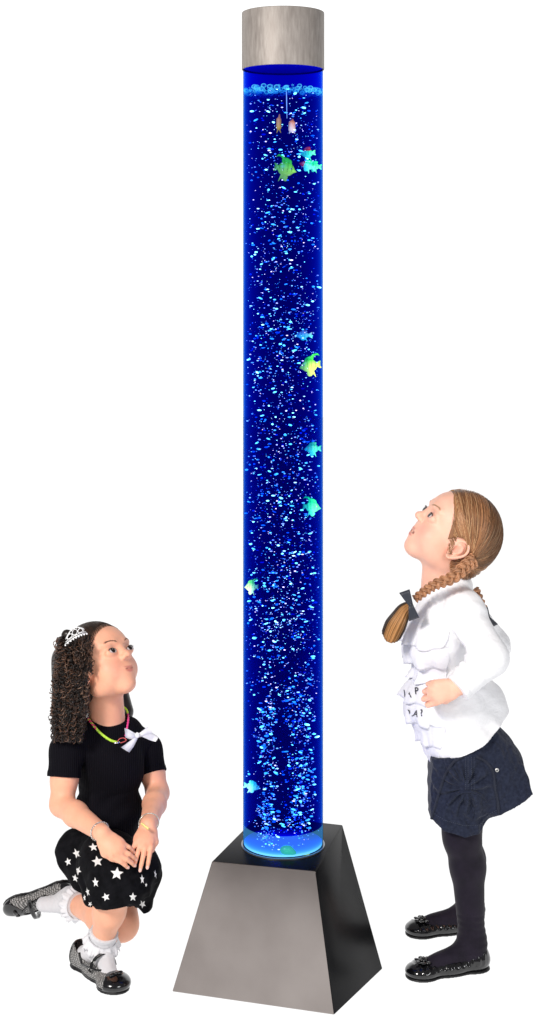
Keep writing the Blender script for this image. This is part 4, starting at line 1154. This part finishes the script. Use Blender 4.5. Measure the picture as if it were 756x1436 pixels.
for a_ in [(164, 1225, 9.5, -5), (136.5, 1208, 8, 10), (107.5, 1197, 7, 30, .8, .3), (95.5, 1208.5, 6, 15, .8), (109, 1221, 6.5, 40, .8), (105.5, 1231.5, 5.5, 0, .8, .3), (134, 1237.5, 7, 10, .65, .2), (123, 1251, 6, 30, .5, .4), (148.5, 1258, 6, 20, 1), (186.5, 1258, 6.5, 0, .85), (199.5, 1233, 7, 10, .45, .2), (200, 1268, 6, 30, .8), (218, 1226, 6, 10, .35, .5), (118.5, 1259, 5, 10, .4), (131, 1188, 6, 10, 1.1, .1), (205, 1241, 3, 0, .6), (126.5, 1268, 4, 40, .8)]:
    star(*a_)
mY.build('skirt', [blk.m, starm], KG)

# ankle socks with lace
sock = Mat('white_sock', (.78, .77, .80), .9).bump('wave', (500, 500, 60), .0006, .6)
lace = Mat('lace_trim', (.80, .79, .82), .9).bump('noise', (500, 500, 500), .0012, .8)
def sock_obj(an, kn, toe, heel, r, upn, up=.048):
    s_ = SDF(); ax_ = nrm(kn - an); s_.cap(an, an + ax_ * .10, r, r + .010, .01)
    s_.cap(an, heel, r - .001, .023, .02); s_.cap(an, toe, r - .002, .018, .02)
    cut = an + ax_ * up
    s_.post = lambda P, d: np.maximum(d - .0012 * (np.abs((P - cut) @ ax_ + .008) < .008) + .0006 * np.sin((P - an) @ ax_ * 700), (P - cut) @ ax_)
    so = sdfobj('sock', s_, sock.m, KG, .0024)
    c_ = an + ax_ * .022; a1 = nrm(np.cross(ax_, (0, 1, .1))); a2 = np.cross(ax_, a1)
    G = np.zeros((120, 6, 3))
    for i in range(120):
        a = i / 119 * 2 * math.pi
        for j in range(6):
            v = j / 5; rr_ = r + .006 + .009 * v + .0032 * v * math.sin(a * 15 + 1.3 * math.sin(a * 4)) + .0015 * v * math.sin(a * 43)
            G[i, j] = c_ + (a1 * math.cos(a) + a2 * math.sin(a)) * rr_ + ax_ * (.012 - .024 * v + .004 * v * math.sin(a * 9 + 1) + .003 * v * math.sin(a * 26))
    q = MB(); q.sheet(G, 0, (1, 1, 1), .0012); q.build('lace_frill', lace.m, so)
    return so
FB1 = Frame((hB + tB) / 2, tB - hB, (0, 0, 1))
sock_obj(aR, kR, tB * .72 + hB * .28 + (0, 0, .022), hB * .8 + tB * .2 + (0, 0, .028), .0265, (0, 0, 1), .050)
# trailing foot: toes on the floor at the far left, sole turned up and back
tL = at(20, 1281, 3.83); tL[2] = .012
dirL = nrm(tL - aL); heelL = aL + np.array([-.022, .028, .016])
sock_obj(aL, kL, aL * .5 + tL * .5 + (0, -.002, .008), heelL * .6 + aL * .4, .0265, (0, 0, 1), .034)

pat2 = patent
tweed = Mat('black_white_tweed', (.5, .5, .5), .85)
tcn = tweed.n('ShaderNodeTexCoord'); mp = tweed.n('ShaderNodeMapping'); mp.inputs['Rotation'].default_value = (.5, .35, .6)
ck = tweed.n('ShaderNodeTexChecker'); ck.inputs['Scale'].default_value = 480; ck.inputs[1].default_value = (.62, .61, .60, 1); ck.inputs[2].default_value = (.02, .02, .02, 1)
wv = tweed.n('ShaderNodeTexWave'); wv.inputs['Scale'].default_value = 60; wv.inputs['Distortion'].default_value = .4
mg = tweed.n('ShaderNodeMixRGB'); mg.blend_type = 'MULTIPLY'; mg.inputs[0].default_value = .75
tweed.l(tcn.outputs['Object'], mp.inputs[0]); tweed.l(mp.outputs[0], ck.inputs[0]); tweed.l(mp.outputs[0], wv.inputs['Vector']); tweed.l(ck.outputs[0], mg.inputs[1]); tweed.l(wv.outputs[0], mg.inputs[2]); tweed.l(mg.outputs[0], tweed.b.inputs['Base Color'])
def mary_jane(F, L, wd, label):
    s_ = shoe_sdf(F, L, wd, opening=(.052, .028)); so = sdfobj('shoe', s_, tweed.m, KG, .0022); so['label'] = label
    sdfobj('sole', sole_sdf(F, L, wd), solem.m, so, .0024)
    h = L / 2
    tc_ = shoe_sdf(F, L, wd + .0012, opening=(.052, .027)); p0 = tc_.post
    def post(P, d):
        q = F.loc(P); d = p0(P, d) - .0012
        toe_ = (h - .052 + 18 * q[..., 0] ** 2) - q[..., 1]
        rim = q[..., 2] - .0085
        heel_ = q[..., 1] + h - .022
        return np.maximum(d, np.minimum(np.minimum(toe_, rim), heel_))
    tc_.post = post
    sdfobj('toe_cap', tc_, pat2.m, so, .0022)
    q = MB(); ps = []
    for a in np.linspace(0, 2 * math.pi, 48, endpoint=False):
        x, y = math.cos(a) * wd * .62, -.016 + math.sin(a) * .055
        o = F.p(x, y, .07); d = -F.v(0, 0, 1)
        t_ = s_.hit([F.p(math.cos(a) * wd * .68, -.016 + math.sin(a) * .060, .075)], [d], .08)[0]; ps.append(t_ + F.v(0, 0, .0012))
    q.tube(ps, .0026, 6, closed=True); q.build('rim', pat2.m, so)
    q = MB(); a = np.linspace(-1, 1, 22)
    G = np.zeros((22, 4, 3))
    for i, u in enumerate(a):
        for j in range(4): G[i, j] = F.p(u * wd * .92, .014 + (j / 3 - .5) * .010, .020 + .036 * math.sqrt(max(0, 1 - u * u * .98)))
    q.sheet(G, 0, (1, 1, 1), .002); st = q.build('strap', pat2.m, so)
    q = MB(); bc = F.p(.002, h - .030, .034)
    for sgn in (-1, 1):
        q.sphere(bc + F.v(sgn * .009, 0, 0), (.009, .005, .0035), 12, 8, 0, (1, 1, 1), F.M)
    q.sphere(bc, .0038, 10, 8); q.build('toe_bow', pat2.m, so)
mary_jane(FB1, np.linalg.norm(tB - hB) + .012, .036, "shoe of the raised leg, flat on the floor")
F2 = Frame(heelL * .5 + tL * .5 + np.array([-.010, .012, .010]), tL - heelL, (-.25, .35, 1.0)); 
# the sole of the trailing shoe faces up and away, the instep faces the viewer
F2 = Frame(heelL * .5 + tL * .5 + np.array([-.008, .024, .008]), tL - heelL, nrm((.35, -.86, -.62)), 1.0)
mary_jane(F2, .178, .034, "shoe of the trailing leg, resting on its toe")

# necklace, bow, bracelets
nk = Mat('braided_cord', (.8, .2, .4), .5).vcol().m
def cordcol(t): 
    return np.where(((t * 6).astype(int) % 2 == 0)[:, None], (.85, .06, .20), (.55, .85, .06))
q = MB()
path = smooth_pts([at(183, 995, 3.60), at(176, 1000, 3.575), at(122, 998, 3.585), at(128, 1012, 3.565), at(142, 1028, 3.548), at(158, 1038, 3.545), at(168, 1042, 3.55)][2:], 60)
def onU(pxs, lift=.002): return onto(U, pxs, lift)
pl = onU(smooth_pts([(120, 1000), (127, 1012), (140, 1027), (153, 1037), (164, 1041)], 60), .0016)
pl[:, 1] = np.minimum(pl[:, 1], np.interp(np.arange(60), (0, 12), (3.585, 3.62)))
t_ = np.linspace(0, 1, 60)
for k in range(3):
    off = np.stack([.0016 * np.sin(t_ * 70 + k * 2.1), -.001 + .001 * np.cos(t_ * 70 + k * 2.1), .0016 * np.cos(t_ * 70 + k * 2.1)], 1)
    cc = np.where((t_ < .42)[:, None], (.85, .05, .20), (.50, .85, .05)) if k < 2 else np.where((t_ < .30)[:, None], (.55, .80, .05), (.62, .85, .1))
    q.tube(pl + off, .0017, 5, 0, np.repeat(cc, 5, axis=0))
pr_ = onU(smooth_pts([(172, 990), (178, 996), (180, 1008), (178, 1022), (176, 1032)], 40), .0016); t_ = np.linspace(0, 1, 40)
for k in range(2):
    off = np.stack([.0013 * np.sin(t_ * 50 + k * 3.1), -.001 + .001 * np.cos(t_ * 50 + k * 3.1), 0 * t_], 1)
    cc = np.where((t_ < .35)[:, None], (.55, .85, .05), (.80, .06, .28)); q.tube(pr_ + off, .0016, 5, 0, np.repeat(cc, 5, axis=0))
q.tube(onU(smooth_pts([(164, 1041), (168, 1036), (174, 1035), (177, 1038), (172, 1041), (165, 1042)], 24), .002), .0011, 5, 0, (.80, .15, .15))
q.build('necklace', nk, KG)
q = MB(); q.tube(onU([(160, 1042), (168, 1041)], .003), .0026, 8); q.build('clasp', Mat('silver', (.8, .8, .8), .2, 1).m, KG)
satin = Mat('white_satin', (.80, .79, .82), .5, 0, sheen=.2).bump('noise', (300, 300, 300), .0004, .3).m
cB = onU([(191, 1031)], .006)[0]
q = MB()
def bowpoly(pts, bulge):
    P = np.array([at(px, py, 3.552 + (px - 191) * .0009) for px, py in pts]); n = len(pts) // 2
    G = np.zeros((n, 5, 3))
    for i in range(n):
        for j in range(5): v = j / 4; G[i, j] = P[i] * (1 - v) + P[2 * n - 1 - i] * v + np.array([0, -1, 0]) * bulge * math.sin(math.pi * v) * math.sin(math.pi * (i + .5) / n)
    q.sheet(G, 0, (1, 1, 1), .0018)
bowpoly([(193, 1030), (200, 1025), (206, 1020), (211, 1017), (214, 1029), (208, 1031), (201, 1032), (194, 1034)], .006)
bowpoly([(192, 1030), (185, 1026), (180, 1023), (175, 1021), (176, 1034), (181, 1036), (186, 1036), (192, 1035)], .006)
bowpoly([(194, 1031), (202, 1034), (211, 1038), (218, 1040), (222, 1034), (216, 1029), (207, 1026), (196, 1028)], .003)
bowpoly([(190, 1030), (185, 1037), (177, 1043), (170, 1048), (181, 1055), (187, 1047), (191, 1039), (194, 1033)], .003)
q.sphere(at(192.5, 1031, 3.549), (.0055, .003, .0065), 12, 8)
q.build('bow', satin, KG)
def bracelet(w, ax_, r, name, col, chain_, tilt):
    a1 = nrm(np.cross(ax_, tilt)); a2 = np.cross(nrm(ax_), a1); q = MB(); n = 44
    P = np.array([w + a1 * math.cos(a) * r + a2 * math.sin(a) * r * .92 for a in np.linspace(0, 2 * math.pi, n, endpoint=False)])
    if chain_:
        for i in range(n):
            T_ = nrm(P[(i + 1) % n] - P[i]); nn = nrm(P[i] - w); sd = np.cross(T_, nn) if i % 2 else nn
            q.tube([P[i] + T_ * math.cos(b) * .0027 + sd * math.sin(b) * .0018 for b in np.linspace(0, 2 * math.pi, 8, endpoint=False)], .0006, 4, 0, col, True)
    else: q.tube(P, .0013, 6, 0, col, True)
    o = q.build(name, Mat(name + '_metal', col, .25, .9).vcol().m, KG); return o
bracelet(wR + nrm(eR - wR) * .010, nrm(wR - eR), .0215, 'chain_bracelet', (.8, .78, .74), True, (0, 0, 1))
bl = bracelet(wL + nrm(eL - wL) * .012, nrm(nrm(wL - eL) + np.array([.35, 0, .1])), .0225, 'bangle', (.70, .72, .66), False, (0, 0, 1))
q = MB()
for k in range(5):
    a = at(199.5 + k * 2.0, 1155.5 + k * 1.6, 3.425); q.sphere(a, (.0035, .002, .003), 10, 7, 0, (.80, .70, .22))
q.build('gold_charms', Mat('gold', (.8, .66, .25), .3, .6).m, bl)

# hair: dark mass, then ringlets
hairB = Mat('dark_hair', (.03, .018, .012), .38, 0, spec=.45).vcol().m
M_ = SDF()
HB.ell(M_, (0, -.010, .032), (.077, .082, .078), k=.01)
HB.ell(M_, (0, -.062, .0), (.062, .035, .060), k=.03)
def mpost(P, d):
    q = HB.loc(P)
    return np.maximum(d, q[..., 1] * .80 - q[..., 2] * .60 - .030 + .14 * np.abs(q[..., 0]) - .5 * np.clip(-q[..., 0] - .01, 0, .02))
M_.post = mpost
hb = sdfobj('hair', M_, hairB, KG, .0025, lambda V: np.tile(np.array((.012, .008, .006)), (len(V), 1)))
W_ = SDF()       # fall of hair behind and beside the neck
W_.cap(at(97, 925, 3.66), at(92, 1005, 3.64), .040, .032, .03); W_.cap(at(98, 930, 3.60), at(95, 1005, 3.59), .030, .026, .03)
W_.cap(at(106, 930, 3.70), at(150, 985, 3.74), .05, .04, .03); W_.cap(at(162, 975, 3.72), at(172, 998, 3.71), .032, .026, .02)
sdfobj('hair_fall', W_, hairB, hb, .003, lambda V: np.tile(np.array((.010, .006, .005)), (len(V), 1)))
rgB = np.random.RandomState(8); mb = MB(); c0 = HB.p(0, -.01, .03)
def ringlet(A0, A1, A2, n_turn, r0, col, tr=.0009):
    n = int(n_turn * 8); t = np.linspace(0, 1, n)[:, None]
    P = A0 * (1 - t) ** 2 + 2 * A1 * t * (1 - t) + A2 * t * t
    T_ = np.gradient(P, axis=0); T_ /= np.linalg.norm(T_, axis=1, keepdims=True)
    rf = nrm(rgB.normal(size=3) * .8 + (.2, 1, .1)); a = np.cross(T_, rf); a /= np.linalg.norm(a, axis=1, keepdims=True); b = np.cross(T_, a)
    ph = t[:, 0] * n_turn * 2 * math.pi + rgB.uniform(0, 6) + 1.2 * np.sin(t[:, 0] * rgB.uniform(8, 20)); rr_ = r0 * np.interp(t[:, 0], (0, .1, .85, 1), (.3, 1, 1.1, .7)) * (1 + .4 * np.sin(ph * .31 + r0 * 999))
    sq = rgB.uniform(.5, 1.2)
    P = P + a * (np.cos(ph) * rr_)[:, None] + b * (np.sin(ph) * rr_ * sq)[:, None] + T_ * (np.sin(ph * 1.0 + 1) * r0 * .9)[:, None]
    mb.tube(P, tr, 4, 0, col)
def ccol(k=None):
    k = rgB.rand()
    return np.array((.010, .007, .006)) if k < .45 else np.array((.038, .019, .012)) if k < .80 else np.array((.13, .065, .04)) if k < .95 else np.array((.22, .13, .09))
spec_ = []
for i in range(900):
    y0 = 893 + 70 * rgB.rand(); yb = y0 + rgB.uniform(22, 75)
    if yb > 1038: continue
    spec_.append((rgB.uniform(80, 121), y0, yb))
H0 = near_hits(M_, [(a, b) for a, b, c in spec_])
for (x0, y0, yb), A0 in zip(spec_, H0):
    wr_ = np.interp(yb, (930, 985, 1038), (127, 121, 113))
    xc = rgB.uniform(75, wr_); Dn = rgB.uniform(3.53, 3.60)
    if A0[1] > 3.75: A0 = at(x0, y0, 3.60)
    A2 = at(xc, yb, Dn); A1 = at(.5 * x0 + .5 * xc - rgB.uniform(-2, 8), (y0 + yb) / 2 - 6, 3.545)
    ln = np.linalg.norm(A2 - A0); ringlet(A0, A1, A2, max(2.5, ln / rgB.uniform(.009, .015)), rgB.uniform(.0028, .0060), ccol())
for i in range(480):      # lower fall to the shoulder
    y0 = rgB.uniform(945, 1000); yb = min(1040, y0 + rgB.uniform(25, 60)); x0 = rgB.uniform(76, np.interp(y0, (945, 1000), (125, 118))); xc = np.clip(x0 + rgB.normal() * 5, 74, np.interp(yb, (960, 1040), (124, 112)))
    A0 = at(x0, y0, rgB.uniform(3.53, 3.57)); A2 = at(xc, yb, rgB.uniform(3.525, 3.57)); ringlet(A0, (A0 + A2) / 2 + rgB.normal(size=3) * .006, A2, np.linalg.norm(A2 - A0) / rgB.uniform(.009, .014), rgB.uniform(.003, .006), ccol())
spec_ = [(rgB.uniform(110, 127), rgB.uniform(890, 932)) for i in range(150)]
for (x0, y0), A0 in zip(spec_, near_hits(M_, spec_)):      # loose curls over the temple and the top of the ear
    if A0[1] > 3.7: continue
    A2 = at(min(x0 + rgB.uniform(-8, 9), 130), y0 + rgB.uniform(10, 26), 3.53); ringlet(A0, (A0 + A2) / 2 + np.array([0, -.008, 0]), A2, rgB.uniform(2, 3.5), rgB.uniform(.0028, .0045), ccol(), .0007)
mb.build('curls', hairB, hb)
rw = [];  gw = []
for i in range(420):
    a = rgB.uniform(-1.45, 1.45); x = .071 * math.sin(a); z = .030 + .068 * math.cos(a * .95)
    y = (z * .60 + .030 - .14 * abs(x)) / .80 + rgB.uniform(.000, .010); rw.append(HB.p(x, y, z)); gw.append(HB.p(-.035, -.045, .09))
mb = MB()             # slicked strands on the crown, drawn back to the tiara
g_ = HB.p(-.035, -.045, .09)
rts, gts = [], []
for i in range(1100):
    a = rgB.uniform(-1.2, 1.3); x = .074 * math.sin(a); z = .030 + .072 * math.cos(a * .95); y = (z * .60 + .028 - .14 * abs(x)) / .80
    rts.append(HB.p(x, min(y, .08), z)); gts.append(g_ + HB.v(rgB.normal() * .03, rgB.normal() * .012, 0))
for P in strands_on(M_, HB, np.array(rts), np.array(gts), 12, .0006 + .001 * rgB.rand(len(rts)), (0, -.01, .032)):
    if len(P) > 4: mb.tube(P, .0006, 3, 0, np.array((.03, .016, .010)) * (.4 + rgB.rand()) if rgB.rand() < .85 else (.08, .04, .025))
wisps(B_, HB, np.array(rw), np.array(gw), mb, lambda: np.array((.06, .032, .02)) * (.5 + .9 * rgB.rand()))
mb.build('crown_strands', hairB, hb)
s_ = SDF(); s_.ell(at(92, 892, 3.60), (.010, .010, .014), k=.01); s_.ell(at(97, 889, 3.60), (.008, .010, .008), k=.01)
sdfobj('hair_knot', s_, hairB, hb, .002, lambda V: np.tile(np.array((.012, .008, .006)), (len(V), 1)))
# tiara
q = MB(); sil = (.86, .86, .86)
def tp(u, h_):       # u -1..1 along the band, h above it
    h_ = h_ * .88; px = 106.5 + 15 * u; py = 893 - 8 * u + 2.6 * u * u - h_ * .95
    return at(px - h_ * .22, py, 3.535 + .012 * u * u)
q.tube([tp(u, 0) for u in np.linspace(-1, 1, 24)], .0013, 6, 0, sil)
q.tube([tp(u, 2.6) for u in np.linspace(-.95, .95, 24)], .0008, 6, 0, sil)
q.tube([tp(u, 3 + 11.5 * math.cos(u * math.pi / 2) ** .8) for u in np.linspace(-.86, .86, 26)], .0012, 6, 0, sil)
for u0 in (-.5, 0, .5):
    hh = 11 * math.cos(u0 * math.pi / 2); q.tube([tp(u0 + .22 * math.cos(b), 3 + hh * .45 + hh * .40 * math.sin(b)) for b in np.linspace(0, 2 * math.pi, 16, endpoint=False)], .0008, 5, 0, sil, True)
for u0 in (-.75, -.25, .25, .75): q.tube([tp(u0, 2), tp(u0 + .05, 5.5), tp(u0 - .05, 9 * math.cos(u0))], .0008, 5, 0, sil)
for u in np.linspace(-1, 1, 9): q.sphere(tp(u, -1.6), .0021, 8, 6, 0, (.95, .95, .95))
for u in np.linspace(-.7, .7, 7): q.sphere(tp(u, 3.5 + 10.5 * math.cos(u * math.pi / 2)), .0018, 8, 6, 0, (.95, .95, .95))
q.build('tiara', Mat('tiara_silver', (.9, .9, .9), .25, .3).vcol().m, KG)
